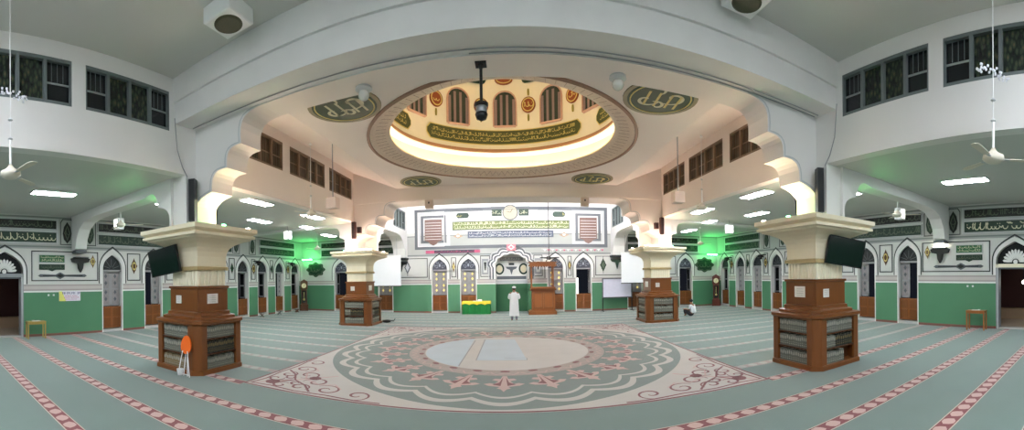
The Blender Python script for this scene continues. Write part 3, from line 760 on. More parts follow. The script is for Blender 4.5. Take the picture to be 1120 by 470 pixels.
# ---------------------------------------------------------------- columns and the bookcases round them
COL = {'near left': (-7.0, 6.52), 'near right': (7.0, 6.52), 'far left': (-7.0, 16.8), 'far right': (7.0, 16.8)}
paper = mat('paper_notice', (224, 222, 216), .7, var=.03)
for nm, (cx, cy) in COL.items():
    t = thing('column', 'cream capped square column with brown wooden lower shaft at the %s of the nave' % nm, 'column', (cx, cy, 0), group=None)
    mb = MB(); mb.sqlathe([(.50, 2.50), (.50, 2.78), (.52, 2.90), (.57, 3.0), (.66, 3.08), (.80, 3.15), (.94, 3.19), (.96, 3.22), (1.04, 3.24), (1.04, 3.30), (.98, 3.32), (1.08, 3.38), (1.08, 3.48)], (0, 0, 0), cream); mb.obj('capital', t)
    mb = MB(); mb.sqlathe([(.54, 2.44), (.54, 2.52), (.50, 2.54)], (0, 0, 0), mat('ochre_band', (180, 158, 112), .5)); mb.obj('collar', t)
    mb = MB(); mb.box((-.46, -.46, 2.02), (.46, .46, 2.46), cream2)
    for i in range(9):
        x = -.44 + .11 * i
        for q in (0, 1, 2, 3):
            F = [lambda u, w_: (u, -.46 - w_), lambda u, w_: (.46 + w_, u), lambda u, w_: (u, .46 + w_), lambda u, w_: (-.46 - w_, u)][q]
            x0, y0 = F(x - .03, 0); x1, y1 = F(x + .03, .025); mb.box((min(x0, x1), min(y0, y1), 2.06), (max(x0, x1), max(y0, y1), 2.42), cream2)
    mb.obj('fluted_shaft', t)
    mb = MB(); mb.sqlathe([(.52, 1.40), (.52, 1.98), (.55, 2.0), (.55, 2.05)], (0, 0, 0), brown); mb.obj('wooden_casing', t)
    mb = MB(); mb.box((-.44, -.44, 0), (.44, .44, 1.45), brown_d); mb.obj('core', t)
    for (px, F, sz) in ((-.18, lambda u, v, w: (u, -.52 - w, v), (.2, .2)), (-.02, lambda u, v, w: (.52 + w, u, v), (.36, .24)) if cx < 0 else (.02, lambda u, v, w: (-.52 - w, u, v), (.36, .26))):
        mb = MB(); mb.box((px - sz[0] / 2, 1.62, 0), (px + sz[0] / 2, 1.62 + sz[1], .01), paper, F)
        for j in range(4): mb.box((px - sz[0] * .35, 1.66 + sz[1] * .2 * j, .01), (px + sz[0] * .3, 1.665 + sz[1] * .2 * j, .012), greyd, F)
        tag(mb.obj('paper_notice', loc=(cx, cy, 0)), 'white paper notice on the %s wood of the %s column' % ('front facing' if sz[0] < .3 else 'inner side', nm), 'notice')
def bookcase(cx, cy, label):
    t = thing('bookcase', label, 'bookcase', (cx, cy, 0))
    CH = .2
    mb = MB(); mb.sqlathe([(.86, 0), (.86, .09), (.83, .11)], (0, 0, 0), brown, .22); mb.obj('base', t)
    mb = MB(); mb.sqlathe([(.82, 1.13), (.84, 1.16), (.87, 1.18), (.87, 1.24), (.80, 1.25), (.72, 1.26), (.72, 1.32), (.64, 1.34), (.62, 1.36), (.62, 1.42), (.54, 1.44)], (0, 0, 0), brown, .2); mb.obj('top', t)
    for z in (.44, .79):
        mb = MB(); mb.sqlathe([(.81, z), (.81, z + .03)], (0, 0, 0), brown_d, .2); mb.obj('shelf', t)
    mb = MB(); mb.sqlathe([(.57, .1), (.57, 1.14)], (0, 0, 0), brown_d); mb.obj('back_panel', t)
    for sx in (-1, 1):
        for sy in (-1, 1):
            mb = MB(); P = [(.82, .50), (.82, .66), (.80, .70), (.70, .80), (.66, .82), (.50, .82), (.50, .76), (.57, .57), (.76, .50)]
            mb.prism([[(sx * a, sy * b) for a, b in P]], .1, 1.14, brown); mb.obj('corner_post', t)
    return t
for nm, (cx, cy) in COL.items():
    bookcase(cx, cy, 'low brown chamfered bookcase wrapped round the %s column' % nm)
# books: one mesh per kind, copied along the shelves
bk_g = mat('book_grey', (104, 106, 96), .6, var=.15, scale=12); bk_w = mat('book_label', (158, 156, 144), .6); bk_d = mat('book_dark', (36, 38, 34), .5); bk_c = mat('book_tan', (128, 112, 84), .6); bk_gold = mat('book_gilt', (112, 98, 62), .4); bk_p = mat('book_paper', (220, 214, 196), .8); bk_o = mat('book_olive', (92, 94, 74), .6)
def book_mesh(wd, h, cover, band):
    mb = MB(); d = .19
    mb.box((-wd / 2, .0, 0), (-wd / 2 + .005, d, h), cover); mb.box((wd / 2 - .005, 0, 0), (wd / 2, d, h), cover)
    mb.prism([[(-wd / 2, 0), (-wd * .32, -.01), (wd * .32, -.01), (wd / 2, 0)]], 0, h, cover)
    mb.box((-wd / 2 + .005, .001, .006), (wd / 2 - .005, d - .008, h - .006), bk_p)
    mb.box((-wd * .30, -.013, h * .58), (wd * .30, -.0095, h * .84), band); mb.box((-wd * .30, -.013, h * .16), (wd * .30, -.0095, h * .22), band)
    mb.box((-wd * .30, -.013, h * .34), (wd * .30, -.0095, h * .37), band)
    return mb
proto = {}
def place_book(kind, wd, h, loc, rz, label, group):
    key = (kind, round(wd, 3), round(h, 3))
    cv, bd = {'grey': (bk_g, bk_w), 'dark': (bk_d, bk_gold), 'tan': (bk_c, bk_w), 'olive': (bk_o, bk_w)}[kind]
    if key not in proto:
        o = book_mesh(wd, h, cv, bd).obj('book', label=label, cat='book', group=group); proto[key] = o
    else:
        o = proto[key].copy(); C.objects.link(o); o['label'] = label; o['group'] = group
    o.location = loc; o.rotation_euler = (0, 0, rz)
R_ = random.Random(3)
ZR = [(.825, 'top'), (.475, 'middle'), (.111, 'bottom')]
for nm, (cx, cy) in COL.items():
    near = nm.startswith('near'); n = 15 if near else 10; s = -1 if cx < 0 else 1
    for face in ('front', 'inner'):
        rz = 0 if face == 'front' else (PI / 2 if s < 0 else -PI / 2)
        for zi, (z, rn) in enumerate(ZR):
            x0, x1 = -.47, .47
            kind = 'grey'
            if nm == 'near left' and face == 'inner' and rn == 'middle': kind = 'dark'
            if nm == 'near left' and face == 'front' and rn == 'bottom': kind = 'tan'
            if nm == 'near right' and face == 'front' and rn == 'middle': kind = 'mix'
            if nm == 'far left' and rn == 'middle': kind = 'mix'
            nn = n - (5 if (nm == 'near right' and face == 'front' and rn == 'bottom') else 0)
            step = (x1 - x0) / n; h = .29 if rn != 'bottom' else .285
            for i in range(nn):
                kk = kind if kind != 'mix' else ('grey' if i < n // 3 else 'dark')
                hh = h - R_.choice((0, .012, .03)); xx = x0 + step * (i + .5)
                c, q = math.cos(rz), math.sin(rz); lx, ly = xx, -.775
                loc = (cx + lx * c - ly * q, cy + lx * q + ly * c, z + (.0 if rn != 'bottom' else 0))
                ORD = ['first', 'second', 'third', 'fourth', 'fifth', 'sixth', 'seventh', 'eighth', 'ninth', 'tenth', 'eleventh', 'twelfth', 'thirteenth', 'fourteenth', 'fifteenth']
                word = {'grey': 'grey', 'dark': 'dark gilt', 'tan': 'tan', 'olive': 'olive'}[kk]
                lab = '%s book from the left, %s, on the %s shelf, %s face, %s bookcase' % (ORD[i], word, rn, face, nm)
                place_book(kk, step * .97, hh, loc, rz, lab, '%s books, %s row, %s face, %s bookcase' % (kk, rn, face, nm))

# ---------------------------------------------------------------- lamps
em_panel = mat('panel_emitter', (250, 252, 255), .5, emit=PANEL, ecol=(240, 248, 255))
def ceiling_light(loc, label, group='flat ceiling lights in the aisles', L=1.3, wd=.36, rot=0, m=em_panel):
    t = thing('ceiling_light', label, 'ceiling light', loc, rot, group)
    mb = MB(); mb.box((-wd / 2 - .04, -L / 2 - .04, -.05), (wd / 2 + .04, L / 2 + .04, 0), wglow); mb.obj('housing', t)
    mb = MB(); mb.box((-wd / 2, -L / 2, -.062), (wd / 2, L / 2, -.05), m); mb.obj('diffuser', t, label='glowing white diffuser')
    return t
AL = [(10.3, 3.85, 'nearest the photographer'), (10.0, 8.1, 'just past the near column'), (7.75, 9.9, 'first by the nave edge'), (10.2, 13.1, 'mid aisle beside the dome bay'), (7.75, 13.6, 'second by the nave edge'), (9.6, 16.4, 'beyond the dome bay'), (10.4, 20.0, 'near the far corner'), (10.5, -1.5, 'behind the photographer')]
for x, y, lb in AL:
    for s, sd in ((-1, 'left'), (1, 'right')):
        ceiling_light((s * x, y, ZA), 'flat glowing light on the %s aisle ceiling, %s' % (sd, lb))
# unseen lamps behind the photographer, added to brighten the near bay walls
for x, y in ((-3.6, -1.5), (3.6, -1.5), (-3.6, -4.5), (3.6, -4.5)):
    ceiling_light((x, y, ZN), 'added flat ceiling light behind the photographer, %s %s one' % ('left' if x < 0 else 'right', 'nearer' if y > -3 else 'farther'), 'added flat lights over the rear bay', 1.6, .5, 0, mat('added_rear_emitter', (250, 250, 250), .5, emit=BACKROW, ecol=(240, 245, 255)))
# tubes behind the far beam, lighting the far wall
em_tube = mat('tube_emitter', (255, 255, 255), .5, emit=TUBE, ecol=(246, 250, 255))
for i, x in enumerate((-4.6, -1.6, 1.9, 4.9)):
    t = thing('tube_light', 'white tube light behind the far beam, %s from the left' % ['first', 'second', 'third', 'fourth'][i], 'tube light', (x, YF2 + .12, 6.2), (0.5, 0, 0), 'tube lights behind the far beam')
    mb = MB(); mb.box((-.75, -.06, -.05), (.75, .02, .09), wglow); mb.obj('reflector', t)
    mb = MB(); mb.tube([(-.7, .05, .0), (.7, .05, .0)], .03, em_tube); mb.obj('tube', t)
# green lamps
em_green = mat('green_emitter', (70, 255, 130), .5, emit=GREEN * 4, ecol=(90, 255, 130))
def green_lamp(loc, label, rot=0, sc_=1.0, power=30):
    t = thing('green_lamp', label, 'lamp', loc, rot, 'green accent lamps')
    mb = MB(); mb.box((-.14 * sc_, -.05, -.05), (.14 * sc_, .05, 0), blackp); mb.box((-.02, -.02, -.08), (.02, .02, -.05), blackp); mb.box((-.02, .04, -.06), (.02, .7 if sc_ > 2 else .06, -.03), blackp); mb.obj('bracket', t)
    mb = MB(); mb.box((-.12 * sc_, -.04, 0), (.12 * sc_, .04, .05), em_green); mb.obj('bulb', t)
for s, sd in ((-1, 'left'), (1, 'right')):
    green_lamp((s * 13.3, 22.2, 3.5), 'green glowing lamp high in the far %s corner of the hall' % sd, sc_=3.0)
    green_lamp((s * 7.8, 6.5, 3.56), 'green glowing lamp on top of the near %s capital, aisle side' % sd, sc_=.75)
    green_lamp((s * 6.45, 6.9, 3.56), 'green glowing lamp on top of the near %s capital, nave side' % sd, sc_=.22)
    green_lamp((s * 7.85, 16.9, 3.56), 'green glowing lamp on top of the far %s capital, aisle side' % sd, sc_=.4)
em_up2 = mat('added_uplight_emitter_low', (255, 236, 214), .5, emit=FILL_UPLIGHT * .8, ecol=(255, 222, 200))
em_up = mat('added_uplight_emitter', (255, 236, 214), .5, emit=FILL_UPLIGHT, ecol=(255, 222, 200))
for nm, (cx, cy) in COL.items():  # unseen strips added on the capitals to brighten the dome bay
    q = -1 if cx < 0 else 1
    for yy, pos in ((cy - .92, 'front'), (cy + .92, 'rear')):
        if nm.startswith('near') and pos == 'front': continue
        t = thing('added_uplight', 'added warm strip lamp on the %s edge of the %s capital' % (pos, nm), 'lamp', (cx - q * .3, yy, 3.48), 0)
        mb = MB(); mb.box((-.65, -.05, 0), (.65, .05, .03), greyd); mb.obj('housing', t)
        mb = MB(); mb.box((-.63, -.04, .03), (.63, .04, .05), em_up if nm.startswith('far') else em_up2); mb.obj('tube', t)
# big box speakers hanging from the near ceiling, open round mouth below
for s, sd in ((-1, 'left'), (1, 'right')):
    t = thing('hanging_box_speaker', 'white square box with round olive grille hanging from the near ceiling, %s one' % sd, 'speaker', ((-4.44, 4.98, 6.85) if s < 0 else (4.03, 5.24, 6.85)), 0, 'box speakers on the near ceiling')
    mb = MB(); mb.sqlathe([(.30, .0), (.32, .02), (.32, .31)], (0, 0, 0), wglow); mb.obj('housing', t)
    mb = MB(); mb.lathe([(.0, -.03), (.22, -.025), (.26, 0), (.26, .01)], (0, 0, 0), mat('olive_grille', (70, 70, 50), .6, var=.3, scale=40), n=28); mb.obj('grille', t)
# pendant speaker boxes below the dome bay ceiling
for s, sd in ((-1, 'left'), (1, 'right')):
    t = thing('pendant_speaker', 'small pinkish box on a thin rod hanging beside the dome, %s side' % sd, 'speaker', (s * 4.95, 10.0, 4.3), 0, 'pendant box speakers')
    mb = MB(); mb.box((-.16, -.14, 0), (.16, .14, .32), mat('box_pink', (226, 206, 196), .5)); mb.obj('box', t)
    mb = MB(); mb.tube([(0, 0, .32), (0, 0, 1.98)], .016, grey); mb.tube([(0, 0, 1.93), (s * -.5, .1, 1.93)], .012, wglow); mb.obj('rod', t)
    # on the far beam
    t = thing('beam_speaker', 'small pinkish square speaker on the lower edge of the far beam, %s side' % sd, 'speaker', (s * 3.35 + .0, YF0 - .12, 5.2), 0, 'speakers on the far beam')
    mb = MB(); mb.box((-.17, -.12, 0), (.17, .10, .36), MATS['box_pink']); mb.obj('box', t)
    mb = MB(); mb.box((-.03, -.127, .2), (.03, -.12, .28), blackp); mb.obj('badge', t)
    # white box lamps under the aisle beams
    for (x, y, z, w_) in ((12.35, 7.25, 4.18, 'near'), (10.4, 15.6, 4.2, 'far')):
        t = thing('white_box_lamp', 'small white box with a lit face hanging under the %s aisle ceiling, %s one' % (sd, w_), 'lamp', (s * x, y, z), 0, 'white boxes in the aisles')
        mb = MB(); mb.box((-.16, -.14, 0), (.16, .14, .42), wglow); mb.obj('box', t)
        mb = MB(); mb.box((-.1, -.155, .06), (.1, -.14, .36), mat('box_face', (255, 250, 235), .5, emit=3)); mb.ball((0, -.16, .2), .03, blackp, 8); mb.obj('front_face', t)
        mb = MB(); mb.tube([(0, 0, .42), (0, 0, ZA - z)], .012, grey); mb.obj('rod', t)
# column speakers
for s, sd in ((-1, 'left'), (1, 'right')):
    t = thing('column_speaker', 'tall slim black loudspeaker on the near %s pier' % sd, 'speaker', (s * 6.86, 6.22, 3.66), s * -.5)
    mb = MB(); mb.box((-.08, -.11, 0), (.08, .11, 1.06), blackp); mb.obj('cabinet', t)
    mb = MB(); mb.box((-.065, -.118, .03), (.065, -.11, 1.03), mat('speaker_grille', (30, 32, 34), .7, var=.3, scale=60)); mb.obj('grille', t)
    mb = MB(); mb.box((-.03, .1, .4), (.03, .16, .6), greyd); mb.obj('bracket', t)
    t = thing('column_speaker', 'slim brown loudspeaker high on the far %s pier' % sd, 'speaker', (s * 6.95, 15.99, 4.05), 0)
    spb = mat('speaker_brown', (84, 44, 34), .5)
    mb = MB(); mb.box((-.08, -.1, 0), (.08, .1, .78), spb); mb.obj('cabinet', t)
    mb = MB(); mb.box((-.065, -.11, .03), (.065, -.1, .75), mat('grille_brown', (60, 32, 26), .7, var=.3, scale=60)); mb.obj('grille', t)
    t = thing('wall_speaker', 'short brown speaker beside the slim one on the far %s pier' % sd, 'speaker', (s * 6.68, 16.0, 4.3), 0)
    mb = MB(); mb.box((-.09, -.09, 0), (.09, .09, .28), spb); mb.obj('cabinet', t); mb = MB(); mb.box((-.07, -.1, .03), (.07, -.09, .25), MATS['grille_brown']); mb.obj('grille', t)
# black camera on a rod below the near beam
t = thing('pendant_camera', 'black rod with round silver and black camera hanging from the near beam before the dome', 'camera', (-.32, 6.72, 5.05), 0)
mb = MB(); mb.box((-.10, -.10, .95), (.10, .10, 1.0), blackp); mb.tube([(0, 0, .95), (0, 0, .88)], .06, blackp, r2=.03); mb.obj('ceiling_plate', t)
mb = MB(); mb.tube([(0, 0, .98), (0, 0, .28)], .028, blackp); mb.obj('rod', t)
mb = MB(); mb.lathe([(.04, .30), (.125, .26), (.125, .22), (.095, .20)], (0, 0, 0), blackp); mb.obj('collar', t)
mb = MB(); mb.lathe([(.095, .21), (.10, .12), (.10, .08)], (0, 0, 0), mat('camera_silver', (150, 152, 156), .3, metal=.6)); mb.obj('housing', t, smooth=True)
mb = MB(); mb.lathe([(.10, .09), (.115, .06), (.09, -.02), (.0, -.06)], (0, 0, 0), glassd); mb.obj('dome_lens', t, smooth=True)
# globes below the near beam
for s, sd in ((-1, 'left'), (1, 'right')):
    t = thing('globe_light', 'clear glass ceiling globe with silver rim near the %s near corner of the dome' % sd, 'lamp', ((-2.66, 6.95, 5.78) if s < 0 else (2.25, 6.95, 5.78)), 0)
    mb = MB(); mb.ball((0, 0, .09), .115, mat('globe_glass', (206, 206, 200), .15, var=.1, spec=.8), 14); mb.obj('globe', t, smooth=True)
    mb = MB(); mb.lathe([(.05, .27), (.16, .25), (.17, .2), (.1, .16)], (0, 0, 0), silver); mb.obj('mount', t)
# fans
fcream = mat('fan_cream', (220, 212, 196), .4)
def fan(loc, ztop, label, a0, big=True):
    t = thing('ceiling_fan', label, 'ceiling fan', loc, a0)
    mb = MB(); mb.lathe([(.03, .20), (.05, .16), (.09, .12), (.17, .08), (.18, .02), (.12, -.03), (.05, -.05)], (0, 0, 0), fcream); mb.obj('motor', t, smooth=True)
    mb = MB(); mb.tube([(0, 0, .15), (0, 0, .62)], .022, wglow); mb.tube([(0, 0, .62), (0, 0, ztop - loc[2])], .008, wglow)
    mb.lathe([(.0, .0), (.06, .0), (.02, .07)], (0, 0, ztop - loc[2] - .07), wglow)
    for z in (.62, .95): mb.lathe([(.02, 0), (.045, .02), (.02, .05)], (0, 0, z), silver)
    mb.obj('down_rod', t)
    for k_ in range(3):
        mb = MB(); a = 2 * PI * k_ / 3; c, q = math.cos(a), math.sin(a); F = lambda u, v, w, c=c, q=q: (u * c - v * q, u * q + v * c, w)
        mb.prism([[(.28, -.055), (.7, -.085), (.8, -.06), (.82, 0), (.8, .05), (.7, .065), (.28, .05)]], .018, .026, fcream, F); bl = mb.obj('blade', t); mb = MB(); mb.prism([[(.12, -.025), (.32, -.03), (.32, .03), (.12, .025)]], .02, .03, silver, F)
        mb.obj('blade_iron', bl)
    return t
for s, sd in ((-1, 'left'), (1, 'right')):
    t = fan((s * 6.05, 1.50 if s < 0 else 1.74, 4.0), ZN, 'cream three bladed ceiling fan on a long rod hanging at the near %s side' % sd, .25 if s < 0 else 1.0)
    mb = MB(); r_ = random.Random(5)  # small white beads spread about the fan rod
    for i in range(34): mb.ball(((r_.random() - .5) * .14, (r_.random() - .5) * .62, 1.42 + (r_.random() - .5) * .10), .022, mat('bead_white', (240, 240, 250), .1, emit=0.0), 6)
    tag(mb.obj('bead_cluster', t), kind='stuff')
    fan((s * 6.25, 10.9, 4.36), 6.8, 'small white ceiling fan hanging at the %s edge of the dome bay' % sd, .4)
    fan((s * 11.6, 6.9, 4.2), ZA, 'white ceiling fan hanging low under the near %s aisle beam' % sd, .9)
    fan((s * 10.4, 18.6, 3.9), ZA, 'white ceiling fan at the far end of the %s aisle' % sd, .2)

# ---------------------------------------------------------------- things on the walls
FL = lambda u, v, w: (-W + w + .002, u, v)
FR = lambda u, v, w: (W - w - .002, u, v)
FB = lambda u, v, w: (u, D - w - .002, v)
def board(fr, u0, u1, z0, z1, label, base=gdark, sm=dimscript, rows_=1, cat='calligraphy panel', name='script_frieze', k=1.0, edge=silver):
    mb = MB(); mb.box((u0, z0, 0), (u1, z1, .03), base, fr)
    mb.ring(rect(u0, u1, z0, z1), rect(u0 + .03, u1 - .03, z0 + .03, z1 - .03), .03, .038, edge, fr)
    script(mb, fr, u0 + .1, u1 - .08, z0 + .05, z1 - .04, .035, sm, k, rows_)
    return tag(mb.obj(name), label, cat)
blackb = mat('board_black', (26, 28, 26), .5, var=.2)
for sd, fr in (('left', FL), ('right', FR)):
    for (u0, u1, w_) in ((1.1, 5.38, 'nearest'), (7.22, 15.5, 'middle'), (17.97, 21.85, 'farthest')):
        board(fr, u0 + .01, u1 - .01, 4.275, 4.675, 'long dark upper frieze of script, %s length of the %s aisle wall' % (w_, sd), blackb if w_ != 'farthest' else gdark)
        board(fr, u0 + .01, u1 - .01, 3.725, 4.195, 'long dark green lower frieze of script, %s length of the %s aisle wall' % (w_, sd), gdark, dimscript if w_ != 'nearest' else cscript)
    for u, w_ in ((5.82, 'on the near side of the near beam bracket'), (6.85, 'on the far side of the near beam bracket'), (15.85, 'before the far aisle beam'), (17.3, 'after the far aisle beam')):
        mb = MB(); mb.prism([[(u, 3.75), (u - .14, 3.9), (u - .19, 4.15), (u - .14, 4.42), (u, 4.62), (u + .14, 4.42), (u + .19, 4.15), (u + .14, 3.9)]], 0, .03, blackb if u < 6 else gdark, fr)
        mb.ring(leafshape(u, 4.17, .13, .3), leafshape(u, 4.17, .09, .24), .03, .04, dimscript, fr); script(mb, fr, u - .07, u + .09, 4.05, 4.3, .035, dimscript)
        tag(mb.obj('pointed_medallion'), 'pointed medallion high on the %s wall, %s' % (sd, w_), 'medallion')
    # the large panel beside the entrance
    board(fr, 4.58, 5.72, 2.93, 3.28, 'green script plaque in the framed panel beside the %s wide entrance, upper one' % sd, gboard, cscript, 2)
    mb = MB(); mb.prism([[(4.6, 2.66), (5.0, 2.66), (5.15, 2.60), (5.3, 2.66), (5.7, 2.66), (5.7, 2.88), (4.6, 2.88)]], 0, .03, gdark, fr); script(mb, fr, 4.66, 5.66, 2.69, 2.86, .035, dimscript)
    tag(mb.obj('script_plaque'), 'small dark script plaque under the green one, beside the %s wide entrance' % sd, 'calligraphy panel')
    mb = MB(); mb.prism([[(4.55, 2.42), (4.65, 2.36), (5.3, 2.38), (5.5, 2.28), (5.7, 2.38), (6.6, 2.36), (6.7, 2.42), (6.6, 2.48), (5.7, 2.46), (5.5, 2.56), (5.3, 2.46), (4.65, 2.48)]], 0, .03, greyd, fr)
    mb.prism([[(4.75, 2.40), (5.35, 2.41), (5.5, 2.34), (5.65, 2.41), (6.5, 2.40), (6.5, 2.44), (5.65, 2.43), (5.5, 2.5), (5.35, 2.43), (4.75, 2.44)]], .03, .04, blackb, fr)
    tag(mb.obj('wall_ornament'), 'long dark spear shaped ornament low in the framed panel beside the %s wide entrance' % sd, 'ornament')
    mb = MB(); u = 6.38
    mb.prism([[(u - .42, 3.12), (u - .36, 2.98), (u - .12, 2.93), (u - .09, 2.72), (u, 2.56), (u + .09, 2.72), (u + .12, 2.93), (u + .36, 2.98), (u + .42, 3.12), (u + .3, 3.16), (u - .3, 3.16)]], 0, .16, blackb, fr)
    mb.box((u - .3, 3.16, 0), (u + .3, 3.19, .3), greyd, fr)
    tag(mb.obj('wall_ornament'), 'dark T shaped shelf bracket below the near beam end on the %s aisle wall' % sd, 'ornament')
    mb = MB(); roundel_shape(mb, fr, 6.98, 3.02, .13, .26, mat('bronze', (120, 96, 60), .4), gold); tag(mb.obj('wall_roundel'), 'small bronze oval plaque in the framed panel on the %s wall' % sd, 'ornament')
    for i, (a, b) in enumerate(zip(DY[:-1], DY[1:])):
        u = (a + b) / 2; mb = MB()
        if i % 2 == 0: roundel_shape(mb, fr, u, 2.85, .17, .34, brown_d, gold); lb = 'brown gold roundel'
        else: roundel_shape(mb, fr, u, 2.85, .14, .30, blackb, gboard); lb = 'dark green roundel'
        tag(mb.obj('wall_roundel'), '%s between %s wall doors, %s from the near end' % (lb, sd, ['first', 'second', 'third', 'fourth', 'fifth', 'sixth', 'seventh'][i]), 'ornament')
        if i in (4, 6):
            mb = MB(); mb.tube([fr(u, 3.3, 0), fr(u, 3.3, .35)], .03, blackp); c = fr(u, 3.22, .42); mb.lathe([(.04, .1), (.16, .06), (.2, -.05), (.2, -.08)], c, blackp, 14); mb.ball((c[0], c[1], c[2] - .1), .1, blackp, 8)
            tag(mb.obj('wall_fan'), 'black wall fixture above the %s aisle doors, %s one' % (sd, 'nearer' if i == 4 else 'farther'), 'fixture')
    for u, uw in ((5.0, 'nearer'), (5.22, 'farther')):
        mb = MB(); mb.box((u - .035, 1.60, 0), (u + .035, 1.67, .02), wglow, fr); mb.box((u - .012, 1.62, .02), (u + .012, 1.65, .028), silver, fr); tag(mb.obj('wall_switch'), 'small white switch on the green dado by the %s entrance, %s one' % (sd, uw), 'switch', group='switches by the %s wide entrance' % sd)
    if sd == 'right':
        mb = MB(); mb.box((6.16, 3.20, .08), (6.6, 3.23, .22), mat('shelf_lamp', (255, 250, 225), .5, emit=14), fr); tag(mb.obj('shelf_lamp'), 'small white lamp glowing on the dark T shaped bracket of the right wall', 'lamp')
    # heart-leaf green plaques near the far corners of the far wall
    x = -13.0 if sd == 'left' else 13.05
    mb = MB(); lob = lambda a, b: [(x + a * (1 + .1 * math.cos(8 * q)) * math.cos(q) * (1.05 if abs(math.cos(q)) > .7 else 1), 2.85 + b * (1 + .1 * math.cos(8 * q)) * math.sin(q)) for q in [2 * PI * i / 48 for i in range(48)]]; mb.prism([lob(.66, .48)], 0, .04, gdark, FB); script(mb, FB, x - .4, x + .4, 2.6, 3.1, .05, dimscript, 1.2); mb.ring(lob(.6, .42), lob(.54, .37), .04, .045, dimscript, FB)
    tag(mb.obj('script_plaque'), 'dark green lobed script plaque on the far wall by the %s corner' % sd, 'calligraphy panel')
    x0, x1 = (-12.55, -7.25) if sd == 'left' else (7.45, 12.55)
    board(FB, x0, x1, 4.275, 4.675, 'upper frieze of script on the far wall above the %s aisle end' % sd, blackb)
    board(FB, x0, x1, 3.725, 4.195, 'lower frieze of script on the far wall above the %s aisle end' % sd, gdark)
# far wall, centre
board(FB, -3.45, 3.75, 5.08, 5.62, 'long green and gold script band on the upper far wall, just under the clock', mat('gold_green', (104, 116, 62), .5, var=.25), cream2, rows_=2, edge=greyd)
board(FB, -2.5, 2.75, 4.58, 5.0, 'blue grey script band directly beneath the gold one on the upper far wall', mat('slate_board', (78, 86, 106), .5), white, rows_=2, edge=greyd)
for x, w_ in ((-4.65, 'left'), (4.92, 'right')):
    mb = MB(); P = [(x - .55, 4.5), (x - .3, 4.42), (x - .2, 4.28), (x, 4.18), (x + .2, 4.28), (x + .3, 4.42), (x + .55, 4.5), (x + .55, 5.8), (x - .55, 5.8)]
    mb.prism([P], .026, .045, mat('tablet_mauve', (118, 90, 82), .5, var=.15), FB)
    for j in range(7):
        mb.box((x - .5, 4.56 + .17 * j, .04), (x + .5, 4.585 + .17 * j, .05), white, FB); script(mb, FB, x - .48, x + .48, 4.6 + .17 * j, 4.72 + .17 * j, .048, mat('tablet_text', (110, 84, 80), .5))
    tag(mb.obj('text_tablet'), 'mauve tablet with lines of script in the %s upper frame of the far wall' % w_, 'calligraphy panel')
for x, w_ in ((-3.1, 'left'), (3.4, 'right')):
    mb = MB(); mb.prism([[(x - .32, 4.72), (x, 4.58), (x + .32, 4.72), (x + .14, 4.78), (x, 4.9), (x - .14, 4.78)]], 0, .03, mat('tan_ornament', (172, 146, 120), .5), FB); mb.flat(ell(x, 4.73, .1, .07, 10), .04, white, FB)
    tag(mb.obj('wall_ornament'), 'small tan diamond ornament at the %s end of the blue script band' % w_, 'ornament')
    mb = MB(); mb.prism([plaque(x - .4 + .3 * (1 if x < 0 else -1), x + .4 + .3 * (1 if x < 0 else -1), 5.82, 6.14, .8)], 0, .03, gdark, FB); script(mb, FB, x - .1, x + .3, 5.88, 6.08, .035, gold); tag(mb.obj('script_plaque'), 'small dark green oval plaque above the %s end of the gold band' % w_, 'calligraphy panel')
t = thing('wall_clock', 'large oval clock in a dark rim at the top centre of the far wall', 'clock', (.12, D, 6.1), 0)
mb = MB(); mb.lathe([(.40, 0), (.48, .02), (.48, .05), (.42, .06)], (0, 0, 0), greyd, cap=False); o = mb.obj('rim', t, rot=(PI / 2, 0, 0))
mb = MB(); mb.lathe([(.0, .03), (.42, .03)], (0, 0, 0), mat('clock_face', (196, 184, 160), .4, var=.15), cap=False); face = mb.obj('face', t, rot=(PI / 2, 0, 0))
mb = MB(); mb.ribbon([(0, 0), (.13, .2)], .03, -.045, black, lambda u, v, w: (u, w, v)); mb.ribbon([(0, 0), (-.24, .08)], .025, -.045, black, lambda u, v, w: (u, w, v)); mb.obj('hands', t)
for s, sd in ((-1, 'left'), (1, 'right')):
    mb = MB(); a, b = sorted((.12 + s * .52, .12 + s * 1.12)); mb.prism([[(a, 5.9), (b, 5.9), (b, 6.3), (a, 6.3)]], 0, .03, gdark, FB); script(mb, FB, a + .05, b - .05, 5.96, 6.24, .04, cscript)
    mb.flat(ell(.12 + s * 1.1, 6.1, .04, .05, 8), .03, black, FB); tag(mb.obj('script_plaque'), 'small dark script plaque just %s of the large wall clock' % sd, 'calligraphy panel')
    x = NC + s * 1.0
# ornaments between far wall doors
for x, lb in ((-6.35, 'left of the doors'), (5.85, 'right of the doors')):
    mb = MB(); mb.flat(leafshape(x, 2.85, .2, .42), .03, greyd if x < 0 else gdark, FB); mb.flat(leafshape(x, 2.85, .12, .26), .04, silver if x < 0 else dimscript, FB); mb.ribbon([(x, 2.3), (x, 2.5)], .03, .03, greyd, FB); mb.ribbon([(x, 3.2), (x, 3.38)], .03, .03, greyd, FB)
    tag(mb.obj('wall_ornament'), 'pointed diamond ornament on the far wall, %s' % lb, 'ornament')
for x in (-3.4, 3.72):
    mb = MB(); mb.flat(leafshape(x, 2.85, .1, .36), .03, mat('bronze', (120, 96, 60)), FB); mb.flat(ell(x, 2.85, .05, .16, 8), .04, gold, FB); tag(mb.obj('wall_ornament'), 'slim bronze ornament between the two %s doors of the far wall' % ('left' if x < 0 else 'right'), 'ornament')
